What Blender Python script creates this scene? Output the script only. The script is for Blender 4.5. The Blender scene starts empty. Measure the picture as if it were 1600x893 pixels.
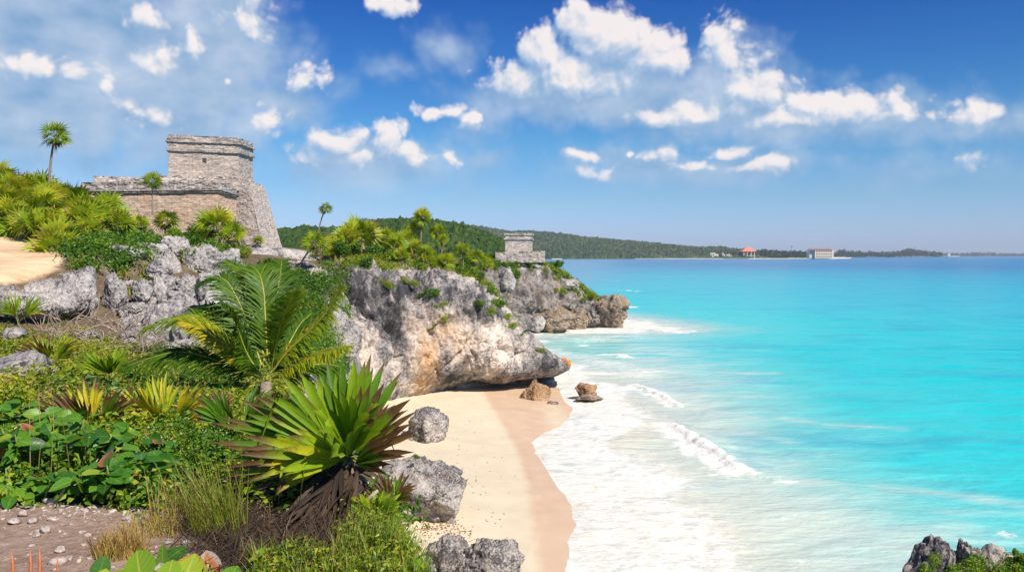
import bpy, bmesh, math, random
import numpy as np
from mathutils import Vector, Matrix
rad = math.radians
SC = bpy.context.scene
COL = SC.collection
rng = np.random.default_rng(7)

# ------------------------------------------------------------------ camera
F = 1300.0            # focal length in photo pixels (photo 1600 x 893)
HY = 398.5            # horizon row
CH = 12.0             # camera height over the sea
cam_data = bpy.data.cameras.new('camera')
cam = bpy.data.objects.new('camera', cam_data)
COL.objects.link(cam)
cam.location = (0, 0, CH)
cam.rotation_euler = (rad(90), 0, 0)
cam_data.sensor_width = 36.0
cam_data.lens = 36.0 * F / 1600.0
cam_data.shift_y = -(446.5 - HY) / 1600.0
cam_data.clip_start = 0.1
cam_data.clip_end = 200000
SC.camera = cam
SC.render.engine = 'CYCLES'
SC.cycles.use_denoising = True
SC.cycles.max_bounces = 7
SC.cycles.diffuse_bounces = 3
SC.cycles.glossy_bounces = 2
SC.cycles.transmission_bounces = 3
SC.cycles.transparent_max_bounces = 4
SC.cycles.volume_bounces = 0
SC.cycles.caustics_reflective = False
SC.cycles.caustics_refractive = False
SC.view_settings.view_transform = 'Standard'
SC.view_settings.look = 'None'
SC.view_settings.exposure = 0.30
SC.view_settings.gamma = 1.0

SKY_STRENGTH = 0.08
SUN_EL, SUN_AZ = 47.0, 138.0     # azimuth clockwise from +Y (north): behind the camera on the right
SUN_DIR = Vector((math.sin(rad(SUN_AZ)) * math.cos(rad(SUN_EL)), math.cos(rad(SUN_AZ)) * math.cos(rad(SUN_EL)), math.sin(rad(SUN_EL))))


class NT:
    """small helper round a node tree"""
    dims = '3D'
    def __init__(s, tree):
        s.t = tree
    def add(s, kind, ins=None, out=0, **props):
        n = s.t.nodes.new(kind)
        for k, v in props.items():
            setattr(n, k, v)
        for k, v in (ins or {}).items():
            if v is None:
                continue
            if isinstance(v, bpy.types.NodeSocket):
                s.t.links.new(v, n.inputs[k])
            else:
                n.inputs[k].default_value = v
        return n.outputs[out] if out is not None else n
    def math(s, op, a, b=None, c=None, clamp=False):
        return s.add('ShaderNodeMath', {0: a, 1: b, 2: c}, operation=op, use_clamp=clamp)
    def vmath(s, op, a, b=None, out=0):
        return s.add('ShaderNodeVectorMath', {0: a, 1: b}, out=out, operation=op)
    def mix(s, f, a, b, blend='MIX'):
        if not isinstance(a, bpy.types.NodeSocket): a = (*a, 1)[:4]
        if not isinstance(b, bpy.types.NodeSocket): b = (*b, 1)[:4]
        return s.add('ShaderNodeMixRGB', {0: f, 1: a, 2: b}, blend_type=blend)
    def noise(s, vec, scale, detail=4, rough=0.55, dist=0.0, out=0):
        return s.add('ShaderNodeTexNoise', {'Vector': vec, 'Scale': scale, 'Detail': detail, 'Roughness': rough, 'Distortion': dist}, out=out, noise_dimensions=s.dims)
    def voro(s, vec, scale, feature='F1', out='Distance', rand=1.0):
        return s.add('ShaderNodeTexVoronoi', {'Vector': vec, 'Scale': scale, 'Randomness': rand}, out=out, feature=feature)
    def ramp(s, f, stops, interp='LINEAR'):
        n = s.t.nodes.new('ShaderNodeValToRGB')
        n.color_ramp.interpolation = interp
        e = n.color_ramp.elements
        while len(e) < len(stops):
            e.new(0.5)
        for i, (p, c) in enumerate(stops):
            e[i].position = p
            if not isinstance(c, tuple): c = (c, c, c)
            e[i].color = (*c, 1)[:4]
        s.t.links.new(f, n.inputs[0])
        return n.outputs[0]
    def maprange(s, v, a, b, c=0.0, d=1.0, smooth=False):
        n = s.t.nodes.new('ShaderNodeMapRange')
        n.interpolation_type = 'SMOOTHSTEP' if smooth else 'LINEAR'
        s.t.links.new(v, n.inputs[0])
        for i, x in enumerate((a, b, c, d)):
            n.inputs[i + 1].default_value = x
        return n.outputs[0]
    def attr(s, name, out='Fac'):
        return s.add('ShaderNodeAttribute', out=out, attribute_name=name)
    def scale(s, vec, xyz):
        return s.vmath('MULTIPLY', vec, xyz)


# ------------------------------------------------------------------ world: Nishita sky with cumulus clouds
world = bpy.data.worlds.new('World')
SC.world = world
world.use_nodes = True
wt = world.node_tree
wt.nodes.clear()
W = NT(wt)
sky = W.add('ShaderNodeTexSky', out=None, sky_type='NISHITA', sun_disc=False, sun_elevation=rad(SUN_EL),
            sun_rotation=rad(SUN_AZ), altitude=0, air_density=1.0, dust_density=0.4, ozone_density=3.0)
tc = W.add('ShaderNodeTexCoord', out='Generated')
sep = W.add('ShaderNodeSeparateXYZ', {0: tc}, out=None)
az = W.math('ARCTAN2', sep.outputs[0], sep.outputs[1])
el = W.math('ARCSINE', sep.outputs[2])
Q = W.add('ShaderNodeCombineXYZ', {0: az, 1: el, 2: 0.0})

# sky colour: deeper and more violet blue than the raw model, as the photograph's air is
hs = W.add('ShaderNodeHueSaturation', {'Hue': 0.503, 'Saturation': 1.2, 'Value': 1.0, 'Fac': 1.0, 'Color': sky.outputs[0]})
tint = W.ramp(W.maprange(el, -0.02, 0.36), [(0.0, (0.74, 0.92, 1.85)), (0.10, (0.74, 0.92, 1.66)), (0.22, (0.68, 0.90, 1.26)), (0.40, (0.50, 0.90, 1.18)), (0.60, (0.30, 0.72, 1.10)), (0.85, (0.16, 0.50, 1.03)), (1.0, (0.10, 0.41, 0.96))])
skycol = W.mix(1.0, hs, tint, 'MULTIPLY')

CLOUD_RAMP = [(0.20, (2.8, 4.5, 7.0)), (0.42, (4.0, 5.5, 7.6)), (0.60, (6.0, 6.8, 8.2)), (0.76, (8.2, 8.2, 8.6)), (0.92, (9.8, 9.1, 9.0))]
VEIL_LO, VEIL_HI = (2.4, 4.2, 6.6), (6.0, 7.0, 8.4)
# clouds: (photo x, photo y, half width, half height, strength) turned into azimuth / elevation
HARD = [(905, 122, 120, 44, 1.55), (905, 42, 30, 42, 1.0), (962, 66, 58, 46, 1.4), (1030, 92, 46, 42, 1.4), (812, 130, 48, 34, 1.3), (858, 88, 56, 38, 1.2),
        (1145, 98, 44, 54, .85), (1080, 176, 115, 20, .95), (1160, 150, 62, 34, .9), (1300, 174, 120, 27, 1.1), (1245, 190, 95, 22, 1.0), (1350, 165, 50, 20, .6),
        (1520, 172, 27, 26, .8), (1140, 236, 40, 13, .8), (1195, 262, 52, 16, .85), (1045, 246, 34, 15, .7), (1090, 262, 60, 10, .4),
        (90, 108, 60, 20, .55), (20, 95, 40, 16, .45), (232, 98, 36, 26, .75), (250, 84, 22, 16, .55), (212, 30, 30, 16, .6), (222, 176, 36, 20, .55), (196, 168, 14, 12, .5), (165, 136, 9, 18, .7), (300, 72, 12, 18, .55), (346, 127, 6, 6, .55),
        (424, 190, 22, 28, .8), (452, 178, 16, 12, .5), (385, 30, 30, 40, .5), (530, 215, 30, 22, .85), (608, 222, 34, 32, .9), (645, 238, 24, 22, .8), (560, 245, 80, 22, .55), (498, 250, 30, 12, .6),
        (690, 172, 44, 13, .8), (735, 190, 22, 18, .8), (712, 246, 24, 14, .75), (612, 6, 44, 13, .75), (470, 130, 30, 22, .5), (990, 244, 9, 6, .7), (1515, 246, 26, 13, .5), (912, 242, 24, 10, .4), (925, 268, 30, 12, .4)]
SOFT = [(60, 70, 240, 95, 1.7), (330, 45, 100, 85, 1.6), (280, 130, 160, 100, 1.4), (110, 190, 220, 90, 1.0), (430, 150, 80, 42, .9), (220, 60, 140, 80, 1.3),
        (700, 72, 44, 32, .62), (597, 108, 38, 17, .6), (910, 155, 190, 46, 1.1), (1130, 150, 140, 70, .85), (1300, 190, 180, 36, .9), (1560, 190, 60, 24, .6),
        (1110, 268, 180, 28, .85), (590, 258, 150, 40, 1.0), (1450, 275, 150, 22, .38), (920, 255, 60, 22, .4), (730, 255, 40, 22, .4), (1120, 225, 50, 10, .4), (735, 200, 40, 22, .4), (120, 20, 120, 40, .5)]


def field(g, q, blobs):
    acc = None
    for (px, py, rx, ry, st) in blobs:
        a = math.atan((px - 800) / F)
        e = math.atan((HY - py) / F * math.cos(a))
        d = g.vmath('SUBTRACT', q, (a, e, 0))
        d = g.vmath('MULTIPLY', d, (F / (rx * 1.3), F / (ry * 1.3), 0))
        l = g.vmath('LENGTH', d, out='Value')
        v = g.math('MULTIPLY_ADD', l, -st, st)
        acc = v if acc is None else g.math('SMOOTH_MAX', acc, v, 0.12)
    return acc


def cloud_group(name, blobs, nscale, amp, detail, seed):
    t = bpy.data.node_groups.new(name, 'ShaderNodeTree')
    t.interface.new_socket('Q', in_out='INPUT', socket_type='NodeSocketVector')
    t.interface.new_socket('D', in_out='OUTPUT', socket_type='NodeSocketFloat')
    t.interface.new_socket('F', in_out='OUTPUT', socket_type='NodeSocketFloat')
    g = NT(t)
    g.dims = '2D'
    gi = t.nodes.new('NodeGroupInput')
    go = t.nodes.new('NodeGroupOutput')
    q = gi.outputs[0]
    off = g.vmath('ADD', q, (seed, seed * .7, seed * .3))
    wv = g.noise(off, nscale * .6, 2, .5, out=1)
    wv = g.vmath('MULTIPLY', g.vmath('SUBTRACT', wv, (.5, .5, .5)), (.052, .030, 0))
    q2 = g.vmath('ADD', q, wv)
    f = field(g, q2, blobs)
    n = g.noise(off, nscale, detail, .60)
    b = g.add('ShaderNodeTexVoronoi', {'Vector': g.vmath('ADD', off, wv), 'Scale': nscale * 2.3, 'Detail': 2.0, 'Roughness': .55}, out='Distance', feature='F1', voronoi_dimensions='2D', normalize=True)
    d = g.math('ADD', f, g.math('MULTIPLY', g.math('SUBTRACT', n, .5), amp))
    d = g.math('ADD', d, g.math('MULTIPLY', g.math('SUBTRACT', .33, b), amp * .95))
    t.links.new(d, go.inputs[0])
    t.links.new(f, go.inputs[1])
    return t


def use(group, q, out=0):
    n = wt.nodes.new('ShaderNodeGroup')
    n.node_tree = group
    wt.links.new(q, n.inputs[0])
    return n.outputs[out]


def in_tile(b, x0, x1, k=2.7):
    return b[0] + b[2] * k * 1.12 > x0 and b[0] - b[2] * k * 1.12 < x1


Q1 = W.vmath('ADD', Q, (.005, .009, 0))
Q2 = W.vmath('ADD', Q, (.008, .030, 0))
vn = W.noise(W.scale(Q, (9, 14, 1)), 1.6, 4, .5)
vcol = W.ramp(vn, [(.3, VEIL_LO), (.7, VEIL_HI)])


def cloud_bg(x0, x1):
    """one sector of the sky: only the clouds that reach into it are evaluated"""
    hg = cloud_group('cumulus_field', [b for b in HARD if in_tile(b, x0, x1)], 17.0, 1.25, 8, 3.1)
    sg = cloud_group('veil_field', [b for b in SOFT if in_tile(b, x0, x1)], 9.0, 1.1, 5, 9.7)
    d0, d1, s0 = use(hg, Q), use(hg, Q1), use(sg, Q)
    small = W.maprange(W.math('SUBTRACT', d0, d1), -.40, .40)
    large = W.maprange(W.math('SUBTRACT', use(hg, Q, 1), use(hg, Q2, 1)), -.55, .55)
    lit = W.math('ADD', W.math('MULTIPLY', small, .50), W.math('MULTIPLY', large, .50))
    ccol = W.ramp(lit, CLOUD_RAMP)
    soft = W.maprange(large, .30, .66, .95, .50)      # crisp tops, soft bases
    alpha = W.math('DIVIDE', W.math('SUBTRACT', d0, .02), soft, clamp=True)
    alpha = W.maprange(alpha, 0.0, 1.0, smooth=True)
    alpha = W.math('MULTIPLY', alpha, W.maprange(el, .02, .11))
    veil = W.math('MULTIPLY', W.maprange(s0, -.2, .85, smooth=True), .90)
    veil = W.math('MULTIPLY', veil, W.maprange(el, .03, .12))
    c = W.mix(W.math('MULTIPLY', alpha, .95), W.mix(veil, skycol, vcol), ccol)
    return W.add('ShaderNodeBackground', {'Color': c, 'Strength': SKY_STRENGTH})


CUTS = [-200, 250, 470, 800, 1130, 1900]
bg = cloud_bg(CUTS[-2], CUTS[-1])
for k in range(len(CUTS) - 3, -1, -1):
    left = W.math('LESS_THAN', az, math.atan((CUTS[k + 1] - 800) / F))
    bg = W.add('ShaderNodeMixShader', {0: left, 1: bg, 2: cloud_bg(CUTS[k], CUTS[k + 1])})
# the clouds only stand over the sea to the north: elsewhere the sky is clear (and cheap)
north = W.math('MULTIPLY', W.math('LESS_THAN', W.math('ABSOLUTE', az), .72), W.math('MULTIPLY', W.math('GREATER_THAN', el, .015), W.math('LESS_THAN', el, .42)))
bg0 = W.add('ShaderNodeBackground', {'Color': skycol, 'Strength': SKY_STRENGTH})
W.add('ShaderNodeOutputWorld', {0: W.add('ShaderNodeMixShader', {0: north, 1: bg0, 2: bg})}, out=None)

world.cycles.sampling_method = 'MANUAL'
world.cycles.sample_map_resolution = 256

sun_data = bpy.data.lights.new('sun', 'SUN')
sun_data.energy = 5.0
sun_data.angle = rad(0.55)
sun_data.color = (1.0, 0.935, 0.84)
sun = bpy.data.objects.new('sun', sun_data)
COL.objects.link(sun)
sun.rotation_euler = (-SUN_DIR).to_track_quat('-Z', 'Y').to_euler()
sun.location = (60, -60, 90)


# ------------------------------------------------------------------ numpy noise
_perm = np.random.default_rng(1234).permutation(256)
_perm = np.concatenate([_perm, _perm, _perm])
_grad = np.random.default_rng(99).normal(size=(256, 3))
_grad /= np.linalg.norm(_grad, axis=1)[:, None]


def perlin(p):
    p = np.asarray(p, float)
    i = np.floor(p).astype(int)
    f = p - i
    i &= 255
    u = f * f * f * (f * (f * 6 - 15) + 10)
    r = 0
    for dx in (0, 1):
        wx = u[:, 0] if dx else 1 - u[:, 0]
        for dy in (0, 1):
            wy = u[:, 1] if dy else 1 - u[:, 1]
            for dz in (0, 1):
                wz = u[:, 2] if dz else 1 - u[:, 2]
                h = _perm[_perm[_perm[i[:, 0] + dx] + i[:, 1] + dy] + i[:, 2] + dz]
                g = _grad[h]
                r = r + wx * wy * wz * (g[:, 0] * (f[:, 0] - dx) + g[:, 1] * (f[:, 1] - dy) + g[:, 2] * (f[:, 2] - dz))
    return r * 1.5


def fbm(p, octv=4, gain=.5, lac=2.03):
    p = np.asarray(p, float)
    a, r = 1.0, 0
    for k in range(octv):
        r = r + a * perlin(p + 17.3 * k)
        p = p * lac
        a *= gain
    return r


def ridged(p, octv=4, gain=.5, lac=2.1):
    p = np.asarray(p, float)
    a, r = 1.0, 0
    for k in range(octv):
        r = r + a * (1 - np.abs(perlin(p + 11.7 * k)) * 2)
        p = p * lac
        a *= gain
    return r


def worley(p, seed=0):
    """F1, F2 and the id of the nearest cell"""
    p = np.asarray(p, float)
    i = np.floor(p).astype(int)
    f1 = np.full(len(p), 9.0)
    f2 = np.full(len(p), 9.0)
    cid = np.zeros(len(p), int)
    for dx in (-1, 0, 1):
        for dy in (-1, 0, 1):
            for dz in (-1, 0, 1):
                c = i + (dx, dy, dz)
                h = _perm[_perm[_perm[(c[:, 0] + seed) & 255] + (c[:, 1] & 255)] + (c[:, 2] & 255)]
                h2 = _perm[h + 57]
                h3 = _perm[h2 + 91]
                q = c + np.stack([h, h2, h3], 1) / 256.0
                d = np.linalg.norm(q - p, axis=1)
                closer = d < f1
                f2 = np.where(closer, f1, np.minimum(f2, d))
                cid = np.where(closer, h, cid)
                f1 = np.where(closer, d, f1)
    return f1, f2, cid


def sstep(a, b, x):
    t = np.clip((x - a) / (b - a), 0, 1)
    return t * t * (3 - 2 * t)


# ------------------------------------------------------------------ object helpers
def tag(o, label=None, cat=None, group=None, kind=None):
    if label: o['label'] = label
    if cat: o['category'] = cat
    if group: o['group'] = group
    if kind: o['kind'] = kind
    return o


def empty(name, loc=(0, 0, 0), rz=0.0, scale=1.0):
    o = bpy.data.objects.new(name, None)
    o.empty_display_size = .2
    o.location = loc
    o.rotation_euler = (0, 0, rz)
    o.scale = (scale,) * 3
    COL.objects.link(o)
    return o


def make_mesh(name, V, faces, mat=None, parent=None, smooth=False, attrs=None, uv=None, mats=None, midx=None):
    """faces: one (n,3|4) array or a list of such arrays. attrs: name -> per-vertex floats"""
    V = np.asarray(V, np.float32)
    if not isinstance(faces, (list, tuple)):
        faces = [faces]
    faces = [np.asarray(f, np.int32) for f in faces if len(f)]
    me = bpy.data.meshes.new(name)
    me.vertices.add(len(V))
    me.vertices.foreach_set('co', V.ravel())
    loops = np.concatenate([f.ravel() for f in faces])
    tot = np.concatenate([np.full(len(f), f.shape[1], np.int32) for f in faces])
    start = np.concatenate([[0], np.cumsum(tot)[:-1]]).astype(np.int32)
    me.loops.add(len(loops))
    me.loops.foreach_set('vertex_index', loops)
    me.polygons.add(len(tot))
    me.polygons.foreach_set('loop_start', start)
    me.polygons.foreach_set('loop_total', tot)
    me.polygons.foreach_set('use_smooth', np.full(len(tot), bool(smooth)))
    if midx is not None:
        me.polygons.foreach_set('material_index', np.asarray(midx, np.int32))
    for k, a in (attrs or {}).items():
        at = me.attributes.new(k, 'FLOAT', 'POINT')
        at.data.foreach_set('value', np.asarray(a, np.float32))
    if uv is not None:
        l = me.uv_layers.new(name='UVMap')
        l.data.foreach_set('uv', np.asarray(uv, np.float32)[loops].ravel())
    me.update(calc_edges=True)
    me.validate()
    for m in (mats or ([mat] if mat else [])):
        me.materials.append(m)
    o = bpy.data.objects.new(name, me)
    COL.objects.link(o)
    if parent is not None:
        o.parent = parent
    return o


def dup(root, loc=None, rz=None, scale=None, rot=None):
    """copy of a thing with its parts and their sub-parts"""
    r = root.copy()
    COL.objects.link(r)
    if loc is not None: r.location = loc
    if rz is not None: r.rotation_euler = (0, 0, rz)
    if rot is not None: r.rotation_euler = rot
    if scale is not None: r.scale = (scale,) * 3 if not isinstance(scale, tuple) else scale
    def rec(a, b):
        for ch in list(a.children):
            if ch == b: continue
            c = ch.copy()
            COL.objects.link(c)
            c.parent = b
            rec(ch, c)
    rec(root, r)
    return r


class MB:
    """collects vertices, faces and per-vertex attributes of one mesh"""
    def __init__(s):
        s.v, s.q, s.t, s.n = [], [], [], 0
        s.a = {}
    def add(s, V, quads=None, tris=None, **attrs):
        V = np.asarray(V, float).reshape(-1, 3)
        if quads is not None and len(quads): s.q.append(np.asarray(quads) + s.n)
        if tris is not None and len(tris): s.t.append(np.asarray(tris) + s.n)
        s.v.append(V)
        for k in attrs:
            s.a.setdefault(k, [np.zeros(s.n)] if s.n else [])
        for k in s.a:
            x = attrs.get(k, 0.0)
            s.a[k].append(np.full(len(V), x) if np.isscalar(x) else np.asarray(x, float))
        s.n += len(V)
    def tube(s, pts, radii, sides=6, cap=True, **attrs):
        pts = np.asarray(pts, float)
        n = len(pts)
        radii = np.broadcast_to(np.asarray(radii, float), (n,))
        tan = np.gradient(pts, axis=0)
        tan /= np.linalg.norm(tan, axis=1)[:, None] + 1e-9
        ref = np.array([0.31, 0.87, 0.38]) if abs(tan[0] @ np.array([0.31, .87, .38])) < .9 else np.array([1., 0, 0])
        u = np.cross(tan, ref)
        u /= np.linalg.norm(u, axis=1)[:, None] + 1e-9
        w = np.cross(tan, u)
        th = np.linspace(0, 2 * math.pi, sides, endpoint=False)
        V = pts[:, None] + radii[:, None, None] * (np.cos(th)[None, :, None] * u[:, None] + np.sin(th)[None, :, None] * w[:, None])
        i = np.arange(n - 1)[:, None] * sides + np.arange(sides)[None]
        j = np.arange(n - 1)[:, None] * sides + (np.arange(sides)[None] + 1) % sides
        Q = np.stack([i, j, j + sides, i + sides], -1).reshape(-1, 4)
        V = V.reshape(-1, 3)
        tr = None
        if cap:
            V = np.concatenate([V, pts[-1:]])
            b = (n - 1) * sides
            k = np.arange(sides)
            tr = np.stack([b + k, b + (k + 1) % sides, np.full(sides, len(V) - 1)], 1)
        aa = {k: (np.interp(np.linspace(0, 1, n), np.linspace(0, 1, len(x)), x).repeat(sides) if not np.isscalar(x) else x) for k, x in attrs.items()}
        if cap:
            aa = {k: (np.append(x, x[-1]) if not np.isscalar(x) else x) for k, x in aa.items()}
        s.add(V, Q, tr, **aa)
    def grid(s, P, **attrs):
        """P: (r,c,3)"""
        P = np.asarray(P, float)
        r, c = P.shape[:2]
        i = np.arange(r - 1)[:, None] * c + np.arange(c - 1)[None]
        Q = np.stack([i, i + 1, i + 1 + c, i + c], -1).reshape(-1, 4)
        s.add(P.reshape(-1, 3), Q, **{k: (x if np.isscalar(x) else np.asarray(x).ravel()) for k, x in attrs.items()})
    def box(s, lo, hi, **attrs):
        (x0, y0, z0), (x1, y1, z1) = lo, hi
        V = [(x0, y0, z0), (x1, y0, z0), (x1, y1, z0), (x0, y1, z0), (x0, y0, z1), (x1, y0, z1), (x1, y1, z1), (x0, y1, z1)]
        s.add(V, [(0, 3, 2, 1), (4, 5, 6, 7), (0, 1, 5, 4), (1, 2, 6, 5), (2, 3, 7, 6), (3, 0, 4, 7)], **attrs)
    def build(s, name, mat, parent=None, smooth=False):
        V = np.concatenate(s.v)
        fs = []
        if s.q: fs.append(np.concatenate(s.q))
        if s.t: fs.append(np.concatenate(s.t))
        return make_mesh(name, V, fs, mat, parent, smooth, {k: np.concatenate(x) for k, x in s.a.items()})


def P(px, py, Y):
    """the point seen at photo pixel (px, py) at distance Y"""
    return np.array([(px - 800) / F * Y, Y, CH - (py - HY) / F * Y])


def proj(p):
    p = np.asarray(p, float)
    y = np.maximum(p[..., 1], .05)
    return 800 + F * p[..., 0] / y, HY + F * (CH - p[..., 2]) / y
# ------------------------------------------------------------------ materials
def new_mat(name):
    m = bpy.data.materials.new(name)
    m.use_nodes = True
    m.node_tree.nodes.clear()
    return m, NT(m.node_tree)


def finish(n, col, rough=.8, spec=.3, bump=None, bstr=.5, bdist=.05, normal=None, translucent=None, tfac=.35):
    if bump is not None:
        normal = n.add('ShaderNodeBump', {'Height': bump, 'Strength': bstr, 'Distance': bdist})
    b = n.add('ShaderNodeBsdfPrincipled', {'Base Color': col, 'Roughness': rough, 'Specular IOR Level': spec, 'Normal': normal})
    if translucent is not None:
        tr = n.add('ShaderNodeBsdfTranslucent', {'Color': translucent, 'Normal': normal})
        b = n.add('ShaderNodeMixShader', {0: tfac, 1: b, 2: tr})
    n.add('ShaderNodeOutputMaterial', {0: b}, out=None)


def rock_mat(name, light=(.64, .57, .50), mid=(.30, .275, .26), dark=(.075, .072, .075), stain=(.50, .27, .12), stain_amt=.25, scale=1.0, streak=.6, bstr=.9, balance=0.0):
    m, n = new_mat(name)
    tc = n.add('ShaderNodeTexCoord', out='Object')
    v = n.scale(tc, (scale,) * 3)
    sv = n.scale(v, (1.0, 1.0, .22))
    a = n.noise(v, .55, 5, .62)
    st = n.noise(sv, 1.7, 6, .66, .6)
    fine = n.noise(v, 7.0, 6, .72)
    pit = n.voro(n.vmath('ADD', v, n.scale(n.noise(v, 3.0, 2, .5, out=1), (.25, .25, .25))), 6.5)
    t = n.math('ADD', n.math('MULTIPLY', a, .55), n.math('MULTIPLY', st, .45 * streak + .2))
    t = n.math('ADD', t, n.math('MULTIPLY', n.math('SUBTRACT', fine, .5), .75))
    t = n.math('ADD', t, balance - .06)
    col = n.ramp(t, [(.33, dark), (.42, mid), (.52, tuple((x + y) / 2 for x, y in zip(mid, light))), (.64, light)])
    warm = n.maprange(n.noise(sv, .42, 4, .6, .4), .53, .70, 0, stain_amt)
    col = n.mix(warm, col, stain)
    wash = n.maprange(n.noise(v, .9, 3, .5), .45, .7, 0, .25)
    col = n.mix(wash, col, (.58, .50, .44))
    lich = n.maprange(n.noise(v, 13.0, 4, .7), .60, .66, 0, .65)
    col = n.mix(lich, col, dark)
    h = n.math('ADD', n.math('MULTIPLY', fine, .8), n.math('MULTIPLY', pit, .45))
    h = n.math('ADD', h, n.math('MULTIPLY', n.noise(v, 26, 4, .7), .25))
    h = n.math('ADD', h, n.math('MULTIPLY', n.noise(sv, 3.0, 3, .6), .6))
    finish(n, col, .92, .12, h, bstr, .16 / scale)
    return m


M_CLIFF = rock_mat('grey_limestone', light=(.52, .45, .38), mid=(.24, .215, .195), stain_amt=.35, balance=-.035)
M_BOULDER = rock_mat('pale_limestone', light=(.70, .64, .57), mid=(.34, .315, .30), scale=1.3, stain_amt=.15, streak=.2, balance=.085)
M_KARST = rock_mat('pitted_limestone', light=(.70, .62, .53), mid=(.36, .325, .29), scale=1.6, stain_amt=.12, streak=.1, balance=.06, bstr=.7)
M_BROWN = rock_mat('ochre_rock', light=(.55, .36, .19), mid=(.34, .20, .10), dark=(.07, .05, .045), stain=(.50, .27, .10), stain_amt=.5, scale=1.3)
M_TIP = rock_mat('brown_grey_rock', light=(.50, .39, .28), mid=(.27, .205, .15), dark=(.06, .05, .045), stain=(.42, .26, .11), stain_amt=.5, scale=.9)


def cliff_mat():
    m, n = new_mat('stained_cliff')
    tc = n.add('ShaderNodeTexCoord', out='Object')
    v = tc
    sv = n.scale(v, (1.0, 1.0, .20))
    a = n.noise(v, .30, 5, .62)
    st = n.noise(sv, 1.5, 7, .68, .7)
    fine = n.noise(v, 5.5, 6, .74)
    t = n.math('ADD', n.math('MULTIPLY', a, .6), n.math('MULTIPLY', st, .5))
    t = n.math('ADD', t, n.math('MULTIPLY', n.math('SUBTRACT', fine, .5), .42))
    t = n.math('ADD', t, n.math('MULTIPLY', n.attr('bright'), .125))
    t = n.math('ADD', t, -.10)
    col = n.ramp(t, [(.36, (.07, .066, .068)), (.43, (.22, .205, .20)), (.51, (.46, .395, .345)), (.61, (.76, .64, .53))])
    och = n.math('MULTIPLY', n.attr('ochre'), n.maprange(n.noise(sv, 1.1, 5, .65, .5), .30, .52))
    col = n.mix(n.math('MULTIPLY', och, .92), col, n.ramp(st, [(.3, (.42, .19, .07)), (.6, (.70, .42, .20))]))
    lich = n.maprange(n.noise(v, 11.0, 4, .7), .60, .66, 0, .6)
    col = n.mix(lich, col, (.07, .068, .07))
    pit = n.voro(n.vmath('ADD', v, n.scale(n.noise(v, 2.0, 2, .5, out=1), (.35, .35, .35))), 3.6)
    h = n.math('ADD', n.math('MULTIPLY', fine, .9), n.math('MULTIPLY', pit, .4))
    h = n.math('ADD', h, n.math('MULTIPLY', n.noise(sv, 2.4, 4, .6), .8))
    finish(n, col, .93, .1, h, .7, .24)
    return m


M_FACE = cliff_mat()


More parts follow.
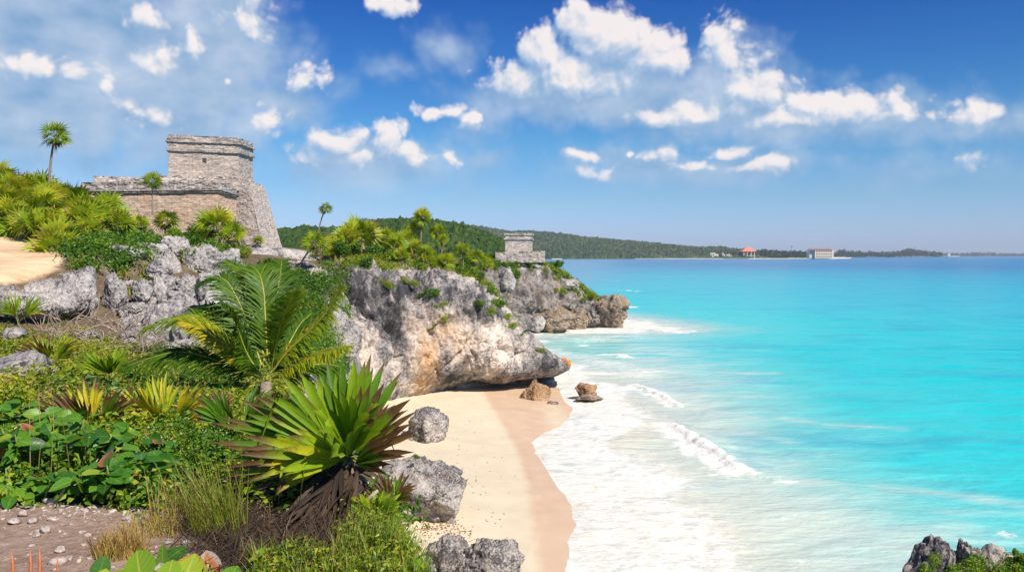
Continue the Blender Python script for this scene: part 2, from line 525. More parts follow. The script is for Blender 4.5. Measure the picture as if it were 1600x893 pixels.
def terrain_mat():
    m, n = new_mat('ground_soil')
    tc = n.add('ShaderNodeTexCoord', out='Object')
    fine = n.noise(tc, 14, 5, .7)
    a = n.noise(tc, 1.3, 5, .6)
    vfine = n.noise(tc, 60, 3, .7)
    soil = n.ramp(n.math('ADD', n.math('MULTIPLY', a, .5), n.math('MULTIPLY', fine, .5)), [(.33, (.055, .04, .025)), (.5, (.14, .10, .06)), (.66, (.26, .20, .13))])
    pathc = n.ramp(n.math('ADD', n.math('MULTIPLY', fine, .6), n.math('MULTIPLY', a, .4)), [(.36, (.20, .13, .09)), (.52, (.33, .225, .16)), (.64, (.45, .34, .26))])
    pathc = n.mix(n.maprange(vfine, .58, .7, 0, .45), pathc, (.50, .40, .31))
    tan = n.ramp(n.math('ADD', n.math('MULTIPLY', n.noise(n.scale(tc, (.35, 1.4, 1)), .9, 5, .6), .7), n.math('MULTIPLY', fine, .3)), [(.35, (.45, .28, .14)), (.5, (.72, .50, .29)), (.65, (.83, .63, .40))])
    sandf = n.math('ADD', n.math('MULTIPLY', n.noise(tc, .8, 4, .5), .6), n.math('MULTIPLY', n.noise(tc, 22, 4, .7), .4))
    dry = n.ramp(sandf, [(.35, (.60, .505, .345)), (.65, (.67, .575, .405))])
    litter = n.maprange(n.noise(tc, 3.1, 5, .75), .66, .74, 0, .4)
    dry = n.mix(n.math('MULTIPLY', litter, n.attr('litter')), dry, (.42, .22, .11))
    wetc = n.ramp(sandf, [(.35, (.57, .40, .26)), (.65, (.64, .465, .31))])
    wn = n.math('ADD', n.attr('wet'), n.math('MULTIPLY', n.math('SUBTRACT', n.noise(tc, .45, 3, .5), .5), .5))
    wetf = n.maprange(wn, .18, .80, smooth=True)
    beach = n.mix(wetf, dry, wetc)
    def edge(att, w=.25):
        x = n.math('ADD', n.attr(att), n.math('MULTIPLY', n.math('SUBTRACT', n.noise(tc, 2.2, 5, .65), .5), .7))
        return n.maprange(x, .5 - w, .5 + w, smooth=True)
    col = n.mix(edge('path'), soil, pathc)
    col = n.mix(edge('tan'), col, tan)
    col = n.mix(edge('sand', .1), col, beach)
    nz = n.add('ShaderNodeSeparateXYZ', {0: n.add('ShaderNodeNewGeometry', out='True Normal')}, out=2)
    steep = n.maprange(n.math('ADD', nz, n.math('MULTIPLY', n.math('SUBTRACT', a, .5), .4)), .45, .70, 1, 0, smooth=True)
    rk = n.math('ADD', n.math('MULTIPLY', n.noise(n.scale(tc, (1, 1, .5)), 1.2, 6, .68), .6), n.math('MULTIPLY', fine, .4))
    col = n.mix(steep, col, n.ramp(rk, [(.38, (.08, .075, .072)), (.50, (.28, .255, .24)), (.60, (.58, .52, .46))]))
    ro = n.math('SUBTRACT', .95, n.math('MULTIPLY', n.math('MULTIPLY', wetf, n.attr('sand')), .45))
    h = n.math('ADD', n.math('MULTIPLY', fine, .7), n.math('MULTIPLY', vfine, .3))
    hs = n.math('MULTIPLY', h, n.math('SUBTRACT', 1.0, n.math('MULTIPLY', n.attr('sand'), .6)))
    finish(n, col, ro, .2, hs, .8, .05)
    return m


M_GROUND = terrain_mat()


def sea_mat():
    m, n = new_mat('sea_water')
    tc = n.add('ShaderNodeTexCoord', out='Object')
    off = n.attr('off')
    dist = n.attr('dist')
    big = n.noise(n.scale(tc, (1, 1, 1)), .055, 5, .6)
    med = n.noise(n.scale(tc, (.6, 1.2, 1)), .22, 6, .62, .5)
    o2 = n.math('ADD', off, n.math('MULTIPLY', n.math('SUBTRACT', med, .5), n.math('ADD', 4.0, n.math('MULTIPLY', off, .35))))
    o2 = n.math('MAXIMUM', o2, 0.0)
    # water over pale sand turning to deep blue further out
    depth = n.math('POWER', n.math('DIVIDE', o2, 700.0), .35)
    wat = n.ramp(depth, [(.0, (.70, .62, .46)), (.19, (.66, .63, .48)), (.235, (.50, .64, .54)), (.265, (.20, .58, .52)), (.30, (.04, .58, .56)), (.36, (.004, .58, .56)), (.50, (.003, .50, .55)), (.66, (.003, .42, .51)), (.82, (.006, .29, .44)), (1.0, (.012, .15, .34))])
    # duller grey-blue water close under the northern bay
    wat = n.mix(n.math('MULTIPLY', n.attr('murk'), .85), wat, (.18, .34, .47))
    # wind streaks
    ws = n.noise(n.scale(tc, (.012, .035, 1)), 3.0, 6, .65)
    wat = n.mix(n.maprange(ws, .50, .68, 0, .5), wat, (.004, .30, .47))
    cs = n.noise(n.scale(tc, (.10, .30, 1)), 1.2, 7, .72)
    wat = n.mix(n.math('MULTIPLY', n.maprange(cs, .49, .60, 0, .42), n.maprange(off, 20, 80)), wat, (.004, .36, .50))
    # suspended sand: pale streaks behind the breakers
    milk = n.math('MULTIPLY', n.attr('milk'), n.maprange(n.noise(n.scale(tc, (.35, 1.0, 1)), .45, 6, .65, .6), .34, .66))
    wat = n.mix(n.math('MULTIPLY', milk, .95), wat, (.60, .67, .56))
    # foam: lacy net close to shore, solid on the breakers
    wv = n.noise(tc, .9, 4, .6, out=1)
    wc = n.vmath('ADD', n.scale(tc, (.8, 1.35, 1)), n.scale(n.vmath('SUBTRACT', wv, (.5, .5, .5)), (1.3, 1.3, 0)))
    lace = n.add('ShaderNodeTexVoronoi', {'Vector': wc, 'Scale': 1.15}, out='Distance', feature='DISTANCE_TO_EDGE')
    lace2 = n.add('ShaderNodeTexVoronoi', {'Vector': wc, 'Scale': 3.2}, out='Distance', feature='DISTANCE_TO_EDGE')
    fn = n.noise(n.scale(tc, (.55, 1.5, 1)), 1.1, 8, .70, .8)
    fn2 = n.noise(n.scale(tc, (.8, 2.2, 1)), 4.0, 6, .75, .5)
    f = n.attr('foam')
    thr = n.math('ADD', n.math('MULTIPLY', fn, .9), n.math('MULTIPLY', fn2, .7))
    thr = n.math('ADD', thr, -.30)
    thr = n.math('ADD', thr, n.math('MULTIPLY', lace, .32))
    thr = n.math('ADD', thr, n.math('MULTIPLY', lace2, .25))
    foam = n.maprange(n.math('SUBTRACT', n.math('MULTIPLY', f, .67), thr), -.22, .27, smooth=True)
    col = n.mix(foam, wat, (.80, .785, .71))
    # ripples
    h1 = n.noise(n.scale(tc, (.60, 1.0, 1)), .60, 5, .62)
    h2 = n.noise(n.scale(tc, (.6, 1.3, 1)), 2.2, 5, .65)
    h3 = n.noise(n.scale(tc, (.05, .15, 1)), .7, 5, .6)
    near = n.math('SUBTRACT', 1.0, n.maprange(dist, 60, 400))
    h = n.math('ADD', n.math('MULTIPLY', h1, .5), n.math('MULTIPLY', n.math('MULTIPLY', h2, .14), near))
    h = n.math('ADD', h, n.math('MULTIPLY', h3, 2.2))
    h = n.math('ADD', h, n.math('MULTIPLY', n.math('MULTIPLY', foam, n.math('ADD', fn, fn2)), .07))
    nrm = n.add('ShaderNodeBump', {'Height': h, 'Strength': .75, 'Distance': .5})
    ro = n.math('ADD', .22, n.math('MULTIPLY', foam, .6))
    sp = n.math('MULTIPLY', n.math('SUBTRACT', 1.0, foam), .13)
    finish(n, col, ro, sp, normal=nrm)
    return m


M_SEA = sea_mat()


def leaf_mat(name, stops, tip=(.30, .15, .04), tfac=.38, gloss=.42, spec=.35, tip_from=.75, spots=0.0):
    """stops run over the per-leaf 'rnd' value; 'dry' turns a leaf brown from the tip down"""
    m, n = new_mat(name)
    r = n.attr('rnd')
    col = n.ramp(r, stops)
    if spots:
        tcs = n.add('ShaderNodeTexCoord', out='Object')
        sp_ = n.maprange(n.noise(tcs, 34, 5, .7), .57, .70, 0, spots)
        col = n.mix(sp_, col, tuple(x * .9 for x in tip))
        col = n.mix(n.maprange(n.noise(tcs, 7, 4, .6), .45, .65, 0, .45), col, n.mix(1.0, col, (.45, .62, .6), 'MULTIPLY'))
    tipf = n.math('ADD', n.attr('tip'), n.attr('dry'))
    if spots:
        tipf = n.math('ADD', tipf, n.math('MULTIPLY', n.math('SUBTRACT', n.noise(tcs, 18, 4, .65), .5), .45))
    col = n.mix(n.maprange(tipf, tip_from, tip_from + .32, smooth=True), col, tip)
    col = n.mix(n.maprange(tipf, tip_from + .42, tip_from + .9), col, tuple(x * .45 for x in tip))
    tr = n.mix(.5, col, n.mix(1.0, col, (1.5, 1.35, .35), 'MULTIPLY'))
    finish(n, col, gloss, spec, translucent=tr, tfac=tfac)
    return m


G = leaf_mat
M_THATCH = G('fan_palm_leaf', [(0, (.06, .13, .012)), (.3, (.16, .28, .014)), (.65, (.36, .45, .02)), (1, (.58, .52, .03))], tip=(.42, .28, .08), tip_from=.95)
M_HERO = G('broad_fan_leaf', [(0, (.035, .10, .008)), (.4, (.12, .26, .010)), (.75, (.31, .44, .014)), (1, (.60, .50, .02))], tip=(.16, .078, .035), gloss=.50, spec=.25, tip_from=.84, spots=.7)
M_COCO = G('coconut_leaflet', [(0, (.028, .08, .006)), (.4, (.095, .20, .008)), (.75, (.27, .36, .012)), (1, (.64, .50, .03))], tip=(.40, .30, .07), gloss=.48, spec=.3, tip_from=.93, spots=.35)
M_SHRUB = G('shrub_leaf', [(0, (.03, .085, .012)), (.45, (.095, .22, .018)), (.8, (.21, .34, .02)), (1, (.40, .43, .03))], tip_from=1.2)
M_BROAD = G('broad_leaf', [(0, (.022, .085, .016)), (.5, (.05, .17, .022)), (.85, (.13, .27, .022)), (1, (.38, .20, .05))], gloss=.35, tip_from=1.2)


def broad_mat():
    m, n = new_mat('sea_grape_leaf')
    r = n.attr('rnd'); t = n.attr('tip'); ac = n.math('ABSOLUTE', n.attr('ac'))
    col = n.ramp(r, [(0, (.025, .10, .012)), (.45, (.07, .23, .018)), (.75, (.18, .36, .02)), (1, (.42, .46, .03))])
    rib = n.math('SUBTRACT', 1.0, n.maprange(ac, .02, .10))
    vein = n.math('FRACT', n.math('MULTIPLY', n.math('SUBTRACT', t, n.math('MULTIPLY', ac, .28)), 6.0))
    vein = n.math('MULTIPLY', n.math('SUBTRACT', 1.0, n.maprange(vein, .0, .16)), .5)
    v = n.math('MAXIMUM', n.math('MULTIPLY', rib, .85), vein)
    col = n.mix(n.math('MULTIPLY', v, n.maprange(r, .2, .8, .25, .9)), col, (.50, .50, .12))
    tc = n.add('ShaderNodeTexCoord', out='Object')
    col = n.mix(n.maprange(n.noise(tc, 30, 4, .6), .60, .72, 0, .45), col, (.30, .26, .05))
    edge = n.maprange(n.math('ADD', n.math('MULTIPLY', n.attr('dry'), n.math('ADD', ac, t)), n.math('MULTIPLY', n.noise(tc, 22, 3, .6), .35)), .62, .85)
    col = n.mix(edge, col, (.45, .14, .04))
    col = n.mix(n.maprange(n.math('MULTIPLY', n.attr('dry'), n.math('ADD', ac, t)), .9, 1.3), col, (.42, .34, .26))
    h = n.math('SUBTRACT', n.math('MULTIPLY', n.noise(tc, 40, 3, .5), .3), v)
    tr = n.mix(1.0, col, (1.5, 1.35, .4), 'MULTIPLY')
    finish(n, col, .38, .4, h, .35, .006, translucent=tr, tfac=.33)
    return m


M_GRAPE = broad_mat()
M_SCRUB = G('scrub_leaf', [(0, (.06, .11, .014)), (.35, (.18, .28, .016)), (.65, (.36, .42, .025)), (.85, (.52, .47, .05)), (1, (.42, .26, .10))], tip_from=1.2)
M_GRASS = G('grass_blade', [(0, (.07, .15, .012)), (.4, (.20, .28, .02)), (.75, (.38, .33, .045)), (1, (.48, .33, .11))], tip=(.45, .30, .10), tip_from=.9)
M_DRY = G('dead_leaf', [(0, (.035, .022, .015)), (.5, (.12, .075, .045)), (1, (.38, .27, .18))], tip_from=1.6, tfac=.2, gloss=.7)
M_FOREST = G('forest_leaf', [(0, (.012, .035, .012)), (.5, (.028, .066, .016)), (.85, (.065, .11, .02)), (1, (.12, .14, .03))], tip_from=1.5, tfac=.15, gloss=.8, spec=.1)
M_FARFOREST = G('far_forest_leaf', [(0, (.022, .042, .028)), (.6, (.045, .075, .035)), (1, (.13, .15, .06))], tip_from=1.5, tfac=.1, gloss=.9, spec=.05)
M_FLOWER = G('flower_petal', [(0, (.85, .42, .02)), (1, (.95, .62, .05))], tip_from=2, tfac=.2)
M_WFLOWER = G('pale_petal', [(0, (.75, .62, .58)), (1, (.85, .80, .76))], tip_from=2, tfac=.2)


def plain(name, col, rough=.8, spec=.2, ns=0, amt=.3, bs=.3, bd=.02, sc=(1, 1, 1)):
    m, n = new_mat(name)
    if ns:
        tc = n.add('ShaderNodeTexCoord', out='Object')
        f = n.noise(n.scale(tc, sc), ns, 5, .65)
        lo = tuple(x * (1 - amt) for x in col)
        hi = tuple(min(1, x * (1 + amt)) for x in col)
        c = n.ramp(f, [(.3, lo), (.7, hi)])
        finish(n, c, rough, spec, f, bs, bd)
    else:
        m2 = n.add('ShaderNodeRGB')
        m2.node.outputs[0].default_value = (*col, 1)
        finish(n, m2, rough, spec)
    return m


M_TRUNK = plain('palm_bark', (.27, .215, .165), .9, .1, 9, .5, .8, .03, (1, 1, 4))
M_BARK = plain('woody_stem', (.20, .15, .11), .9, .1, 14, .5, .6, .02)
M_RACHIS = plain('yellow_rachis', (.36, .34, .05), .5, .3, 6, .25)
M_STALK = plain('green_stalk', (.20, .24, .05), .5, .3, 6, .3)
M_DRIFT = plain('bleached_wood', (.42, .36, .29), .9, .1, 12, .4, .7, .02, (1, 1, 1))
M_TWIG = plain('dry_twig', (.34, .26, .20), .9, .1, 9, .4)
M_SPROUT = plain('orange_sprout', (.52, .17, .07), .6, .3, 8, .3)
M_PEBBLE = rock_mat('pebble_stone', light=(.62, .54, .47), mid=(.42, .35, .30), dark=(.2, .17, .15), scale=9, stain_amt=.2, bstr=.4)


def masonry(name, tone, dark, light, bw=.42, bh=.2, stain=.5, warm=(.55, .37, .25), warm_amt=.3):
    m, n = new_mat(name)
    uv = n.add('ShaderNodeTexCoord', out='UV')
    ob = n.add('ShaderNodeTexCoord', out='Object')
    w = n.noise(uv, 1.5, 3, .6, out=1)
    uvw = n.vmath('ADD', uv, n.scale(n.vmath('SUBTRACT', w, (.5, .5, .5)), (.22, .13, 0)))
    br = n.add('ShaderNodeTexBrick', {'Vector': uvw, 'Color1': (*light, 1), 'Color2': (*tone, 1), 'Mortar': (*dark, 1), 'Scale': 1.0, 'Mortar Size': .018, 'Mortar Smooth': .4, 'Bias': -.1, 'Brick Width': bw, 'Row Height': bh}, out=None, offset=.5, squash=.8)
    cell = n.voro(n.scale(uvw, (1 / bw * .8, 1 / bh * .8, 1)), 1.0, out='Color')
    cv = n.add('ShaderNodeSeparateXYZ', {0: cell}, out=0)
    col = n.mix(.72, br.outputs[0], n.ramp(cv, [(0, tuple(x * .62 for x in tone)), (.5, tone), (1, light)]))
    fine = n.noise(ob, 9, 6, .72)
    col = n.mix(n.maprange(fine, .52, .66, 0, .6), col, dark)
    big = n.noise(n.scale(ob, (1, 1, .45)), .8, 5, .65)
    col = n.mix(n.maprange(big, .50, .64, 0, stain), col, tuple(x * 1.15 for x in dark))
    wm = n.maprange(n.noise(ob, .45, 3, .5), .45, .62, 0, warm_amt)
    col = n.mix(wm, col, warm)
    col = n.mix(n.maprange(n.noise(ob, 4.3, 5, .7), .58, .68, 0, .5), col, light)
    h = n.math('ADD', n.math('MULTIPLY', br.outputs[1], -.35), n.math('MULTIPLY', fine, .9))
    h = n.math('ADD', h, n.math('MULTIPLY', cv, .35))
    finish(n, col, .93, .1, h, .9, .09)
    return m


M_TEMPLE = masonry('temple_masonry', (.48, .41, .355), (.36, .305, .26), (.64, .56, .49), bw=.34, bh=.15, warm=(.62, .45, .31), warm_amt=.35, stain=.38)
M_TERRACE = masonry('terrace_masonry', (.57, .43, .32), (.44, .33, .25), (.70, .55, .42), bw=.32, bh=.15, stain=.18, warm=(.66, .44, .28), warm_amt=.55)
M_CORNICE = masonry('weathered_cornice', (.38, .335, .305), (.13, .12, .115), (.58, .52, .47), bw=.3, bh=.45, stain=.6, warm_amt=.12)
M_PALEM = masonry('pale_buttress_masonry', (.50, .435, .385), (.36, .305, .265), (.68, .60, .53), bw=.26, bh=.17, stain=.25, warm_amt=.15)
M_SHADEDM = masonry('shaded_buttress_masonry', (.36, .30, .265), (.16, .135, .12), (.50, .43, .38), bw=.3, bh=.22, stain=.5, warm_amt=.12)  # unused: buttress masonry with the shade of its darker face in the colour
M_RUBBLE = masonry('rubble_masonry', (.46, .40, .355), (.20, .175, .155), (.66, .58, .51), bw=.4, bh=.26, stain=.42, warm_amt=.2)
# ------------------------------------------------------------------ land
SHORE = np.array([(3.2, -20), (2.6, 0), (2.0, 10), (.9, 20), (1.2, 27), (1.75, 31.5), (2.85, 37), (2.6, 42), (1.75, 49.3), (.95, 53.5), (3.6, 59.2), (4.5, 64.6), (4.3, 75.5), (1.4, 80.2), (-.5, 84), (-4, 92)], float)
LAND = np.array([(4.0, -30), (2.6, -10), (.6, 0), (-.05, 3.5), (-.55, 5.0), (-.95, 6.5), (-2.0, 10), (-3.0, 13), (-5.2, 20), (-8, 32), (-10.7, 46), (-12.2, 55), (-12.6, 60), (-11.2, 65.2), (-8.4, 69), (-5.4, 72), (-3.2, 75), (-1.2, 78.5),
                 (.2, 82), (-.6, 86), (-4, 92), (-8, 100), (-11, 112), (-8, 124), (-5.5, 131), (-1, 137.5), (5, 139.5), (10, 140.5), (15, 141.5), (17.2, 144), (14, 152), (4, 170), (-20, 205), (-60, 330), (-900, 330), (-900, -30)], float)


def seg_dist(p, poly, closed):
    d = np.full(len(p), 1e9)
    m = len(poly)
    for k in range(m if closed else m - 1):
        a, b = poly[k], poly[(k + 1) % m]
        ab = b - a
        t = np.clip(((p - a) @ ab) / (ab @ ab), 0, 1)
        d = np.minimum(d, np.linalg.norm(p - a - t[:, None] * ab, axis=1))
    return d


def inside(p, poly):
    r = np.zeros(len(p), bool)
    m = len(poly)
    for k in range(m):
        a, b = poly[k], poly[(k + 1) % m]
        c = (a[1] > p[:, 1]) != (b[1] > p[:, 1])
        with np.errstate(divide='ignore', invalid='ignore'):
            x = (b[0] - a[0]) * (p[:, 1] - a[1]) / (b[1] - a[1] + 1e-12) + a[0]
        r ^= c & (p[:, 0] < x)
    return r


def ctl(px, py, Y):
    q = P(px, py, Y)
    return (q[0], q[1], q[2])


CTL = [(-2, -20, 10.4), (-12, -10, 10.6), (0, 0, 10.3), (-4, 0, 10.3), (-2, 4, 10.3), (-3, 5.5, 10.3), (-6, 5, 10.35), (0, 5, 10.2), (-.6, 7, 10.0), (-3, 8, 10.2), (-7, 8, 10.35),
       (-8, 14, 9.75), (-4, 12, 9.8), (-2.4, 11, 9.7), (-12, 13, 9.9), (-10, 18, 9.4), (-14, 20, 9.4), (-5.5, 18, 9.3), (-10, 25, 8.9), (-15, 26, 9.1), (-18, 27, 9.3), (-22, 29, 9.4), (-7, 26, 8.8), (-9, 35, 8.2), (-10.5, 42, 7.6),
       (-18.5, 31.5, 8.8), (-15, 31, 8.6), (-12, 32, 8.5), (-21, 32.5, 9.2), (-13, 45, 8.2), (-12.5, 50, 8.4), (-15.5, 37, 8.9), (-14, 40, 8.8),
       ctl(60, 470, 35), ctl(180, 440, 39), ctl(250, 430, 42), ctl(330, 430, 45),
       ctl(0, 445, 35), ctl(90, 430, 36), ctl(150, 404, 39), ctl(220, 400, 41), ctl(300, 402, 43), ctl(350, 412, 47), ctl(420, 430, 55), ctl(460, 440, 57),
       ctl(50, 395, 45), ctl(0, 372, 52), ctl(110, 385, 47), ctl(0, 340, 56), ctl(70, 350, 58), ctl(150, 372, 58), ctl(0, 302, 63), ctl(60, 318, 63), ctl(100, 335, 64), ctl(150, 352, 66), ctl(190, 366, 67), ctl(-120, 290, 66), ctl(-120, 380, 50), ctl(-300, 300, 60),
       ctl(240, 384, 66), ctl(330, 388, 66), ctl(240, 392, 52), ctl(330, 395, 54), ctl(300, 392, 72), ctl(400, 393, 72), ctl(445, 396, 76), ctl(460, 402, 69), ctl(520, 404, 71),
       ctl(560, 388, 76), ctl(600, 385, 78), ctl(640, 390, 77), ctl(700, 410, 77), ctl(740, 428, 77), ctl(790, 478, 78), ctl(830, 516, 80), ctl(855, 538, 80),
       ctl(490, 436, 61), ctl(570, 436, 63.5), ctl(640, 430, 66), ctl(715, 452, 68), ctl(775, 480, 71), ctl(825, 518, 74.5),
       (-4, 90, 6), (-12, 95, 11.5), (-10, 108, 9.5), ctl(770, 425, 131), ctl(800, 407, 140), ctl(830, 406, 141), ctl(850, 412, 142), ctl(890, 437, 143), ctl(920, 462, 144), ctl(940, 485, 144),
       (-8, 127, 9.3), (-10, 160, 10.8), (-40, 200, 12), (-100, 300, 12), (-30, 95, 12.5), (-45, 110, 14), (-100, 150, 14), (-150, 60, 16), (-150, -20, 12), (-300, 100, 15), (-40, -10, 11.5)]
CTL = np.array(CTL, float)
_s = 1.0
_K = np.linalg.norm(CTL[:, None, :2] - CTL[None, :, :2], axis=2) + np.eye(len(CTL)) * 0.15
_wt = np.linalg.solve(_K, CTL[:, 2] - 11.0)


def plateau(x, y):
    d = np.sqrt((x[:, None] - CTL[None, :, 0]) ** 2 + (y[:, None] - CTL[None, :, 1]) ** 2)
    return np.clip(11.0 + d @ _wt, 2.0, 26)


def chunked(fn, n, *arrs):
    out = [fn(*[a[i:i + n] for a in arrs]) for i in range(0, len(arrs[0]), n)]
    return np.concatenate(out)


def shore_off(x, y):
    xs = np.interp(y, SHORE[:, 1], SHORE[:, 0])
    d = seg_dist(np.stack([x, y], 1), SHORE, False)
    return np.where(x > xs, d, -d)


def ground_z(x, y):
    x = np.atleast_1d(np.asarray(x, float)); y = np.atleast_1d(np.asarray(y, float))
    def one(x, y):
        p = np.stack([x, y], 1)
        sd = seg_dist(p, LAND, True)
        sd = np.where(inside(p, LAND), sd, -sd)
        off = shore_off(x, y)
        south = y < 88
        beach = np.where(south, np.clip(-off * .115, -1.8, 1.5), -1.6)
        beach = beach + np.where(beach > .15, fbm(np.stack([x * .35, y * .35, x * 0], 1), 3) * .05, 0)
        q3 = np.stack([x * .5, y * .5, x * 0], 1)
        w = fbm(q3 * .8, 3) * .8
        hgt = plateau(x, y) + fbm(np.stack([x * .25, y * .25, x * 0 + 4], 1), 4) * np.where(y < 7.5, .05, .22)
        near = np.clip((y - 8) / 20, 0, 1)
        t = sstep(-1.6 - 1.2 * near, .2, sd + w * near * .6)
        return beach + (hgt - beach) * t
    return chunked(one, 20000, x, y)


_ry = np.concatenate([np.arange(-12, 3, .6), np.arange(3, 9, .07), np.arange(9, 30, .2), np.arange(30, 92, .35), np.arange(92, 150, .8), np.arange(150, 331, 6)])
_rx = np.concatenate([np.arange(-300, -60, 12), np.arange(-60, -20, .7), np.arange(-20, -8, .25), np.arange(-8, 1.2, .09), np.arange(1.2, 8, .2), np.arange(8, 44, 1.2)])
gx, gy = np.meshgrid(_rx, _ry)
fx, fy = gx.ravel(), gy.ravel()
gz = ground_z(fx, fy)
off_t = shore_off(fx, fy)
ppx, ppy = proj(np.stack([fx, fy, gz], 1))
_pth = fbm(np.stack([fx * .9, fy * .9, fx * 0], 1), 3)
a_path = sstep(-.25, .25, np.minimum(5.62 - fy, (-1.75 - fx) * 1.0) + _pth * .12) * (fy > -30)
tanpoly = np.array([(-60, 360), (20, 366), (70, 385), (98, 393), (92, 420), (50, 438), (-60, 452)], float)
_t_in = inside(np.stack([ppx, ppy], 1), tanpoly) & (fy > 30) & (fy < 60)
_td = seg_dist(np.stack([ppx, ppy], 1), tanpoly, True) / 25
a_tan = np.where((fy > 30) & (fy < 62), np.clip(.5 + np.where(_t_in, _td, -_td), 0, 1), 0)
a_sand = np.where((gz < 2.6) & (fy < 95), 1.0, 0.0)
# wet sand: between the waterline and the last reach of the waves
WETX = np.array([(845, 893), (842, 850), (832, 800), (822, 740), (806, 690), (784, 660), (768, 640), (752, 612), (748, 604)], float)
_wy = np.array([(CH - .4) * F / (b - HY) for a, b in WETX]); _wx = (WETX[:, 0] - 800) / F * _wy
_wx = np.interp(fy, _wy, _wx)
a_wet = np.clip(.5 + (fx - _wx) * .9, 0, 1) * (fy > 24)
# the tongue of drier sand inside the wet strip
_tx, _ty = -.1 + (fx - 2.6), fy - 61
_tong = np.exp(-((fx - 3.3) / 1.7) ** 2 - ((fy - 61.5) / 6.5) ** 2)
a_wet = a_wet - .62 * _tong * (a_wet > .5)
a_lit = np.clip(1.3 - np.abs(fx + 2.2) / 3, 0, 1)
_n = len(_rx)
_i = np.arange(len(_ry) - 1)[:, None] * _n + np.arange(_n - 1)[None]
Qd = np.stack([_i, _i + 1, _i + 1 + _n, _i + _n], -1).reshape(-1, 4)
ground = make_mesh('ground', np.stack([fx, fy, gz], 1), Qd, M_GROUND, None, True,
                   {'path': a_path, 'tan': a_tan, 'sand': a_sand, 'wet': a_wet, 'litter': a_lit})
tag(ground, kind='structure')


def hit(px, py, y0=3.5, y1=260):
    """where the sight line through a photo pixel meets the ground"""
    Y = np.exp(np.linspace(math.log(y0), math.log(y1), 700))
    x = (px - 800) / F * Y
    z = CH - (py - HY) / F * Y
    g = ground_z(x, Y)
    k = np.argmax(z < g)
    return np.array([x[k], Y[k], g[k]])


def zg(x, y):
    return float(ground_z([x], [y])[0])


# ------------------------------------------------------------------ sea
HEAD1 = np.array([(-2, 73), (1.5, 74), (4.7, 75), (3.5, 82), (-1, 88), (-6, 96), (-9, 108), (-7, 122), (-2, 132), (4, 136.5), (12, 137), (19, 138), (18, 146), (8, 170), (-15, 215), (-40, 330)], float)
_sy = np.concatenate([np.linspace(-20, 24, 30), 25 * np.exp(np.arange(0, math.log(160 / 25), .0042)), 160 * np.exp(np.arange(.02, math.log(60000 / 160), .028))])
_su = np.concatenate([np.linspace(-.75, -.12, 24), np.linspace(-.11, .68, 400), np.linspace(.7, 1.1, 12)])
sx = _su[None, :] * np.maximum(_sy, 24)[:, None]
sx = np.where(_su[None, :] > .68, sx + 14 * (_su[None, :] - .68), sx).ravel()
sy = np.repeat(_sy, len(_su))
off_s = shore_off(sx, sy)
dh = seg_dist(np.stack([sx, sy], 1), HEAD1, False)
off_c = np.where(sy < 84, np.maximum(off_s, 0), np.minimum(dh, np.where(sy < 84, 99, 1e9)))
off_c = np.minimum(off_c, np.where((sy > 60), dh * 1.25 + .5, 1e9))
off_c = np.where(sy < 70, np.maximum(off_s, 0), off_c)
far_off = off_c
dist = np.hypot(sx, sy)
spx, spy = proj(np.stack([sx, sy, sx * 0], 1))


def px_blob(pts, wid, fade=1.0):
    """strength round a polyline given in photo pixels on the water plane, width in metres across"""
    w = []
    for (a, b) in pts:
        Y = CH * F / (b - HY)
        w.append(((a - 800) / F * Y, Y))
    w = np.array(w)
    d = np.full(len(sx), 1e9)
    sel = np.where((sx > w[:, 0].min() - wid * 4) & (sx < w[:, 0].max() + wid * 4) & (sy > w[:, 1].min() - wid * 4) & (sy < w[:, 1].max() + wid * 4))[0]
    if len(sel):
        d[sel] = seg_dist(np.stack([sx[sel], sy[sel]], 1), w, False)
    return np.exp(-(d / wid) ** 2) * fade


_sn = fbm(np.stack([sx * .16, sy * .16, sx * 0], 1), 4)
_sn2 = fbm(np.stack([sx * .5, sy * .5, sx * 0 + 3], 1), 3)
foam = .98 * np.exp(-np.maximum(off_c - 5.0 - 2.0 * _sn, 0) / 2.6)
foam = np.where(sy > 84, .95 * np.exp(-np.maximum(off_c - 7 - 6 * _sn, 0) / 7.0), foam)
foam *= sstep(20, 26, sy + 0 * sx)
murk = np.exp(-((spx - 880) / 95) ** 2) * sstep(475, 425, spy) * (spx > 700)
def catmull_lin(w, n=60):
    t = np.linspace(0, len(w) - 1, n)
    return np.stack([np.interp(t, np.arange(len(w)), w[:, i]) for i in (0, 1)], 1)


def catmull_nrm(w, n=60):
    q = catmull_lin(w, n)
    d = np.gradient(q, axis=0)
    nr = np.stack([-d[:, 1], d[:, 0]], 1)
    nr /= np.linalg.norm(nr, axis=1)[:, None] + 1e-9
    return np.where((nr[:, :1] * .8 + nr[:, 1:] * .6) < 0, -nr, nr)


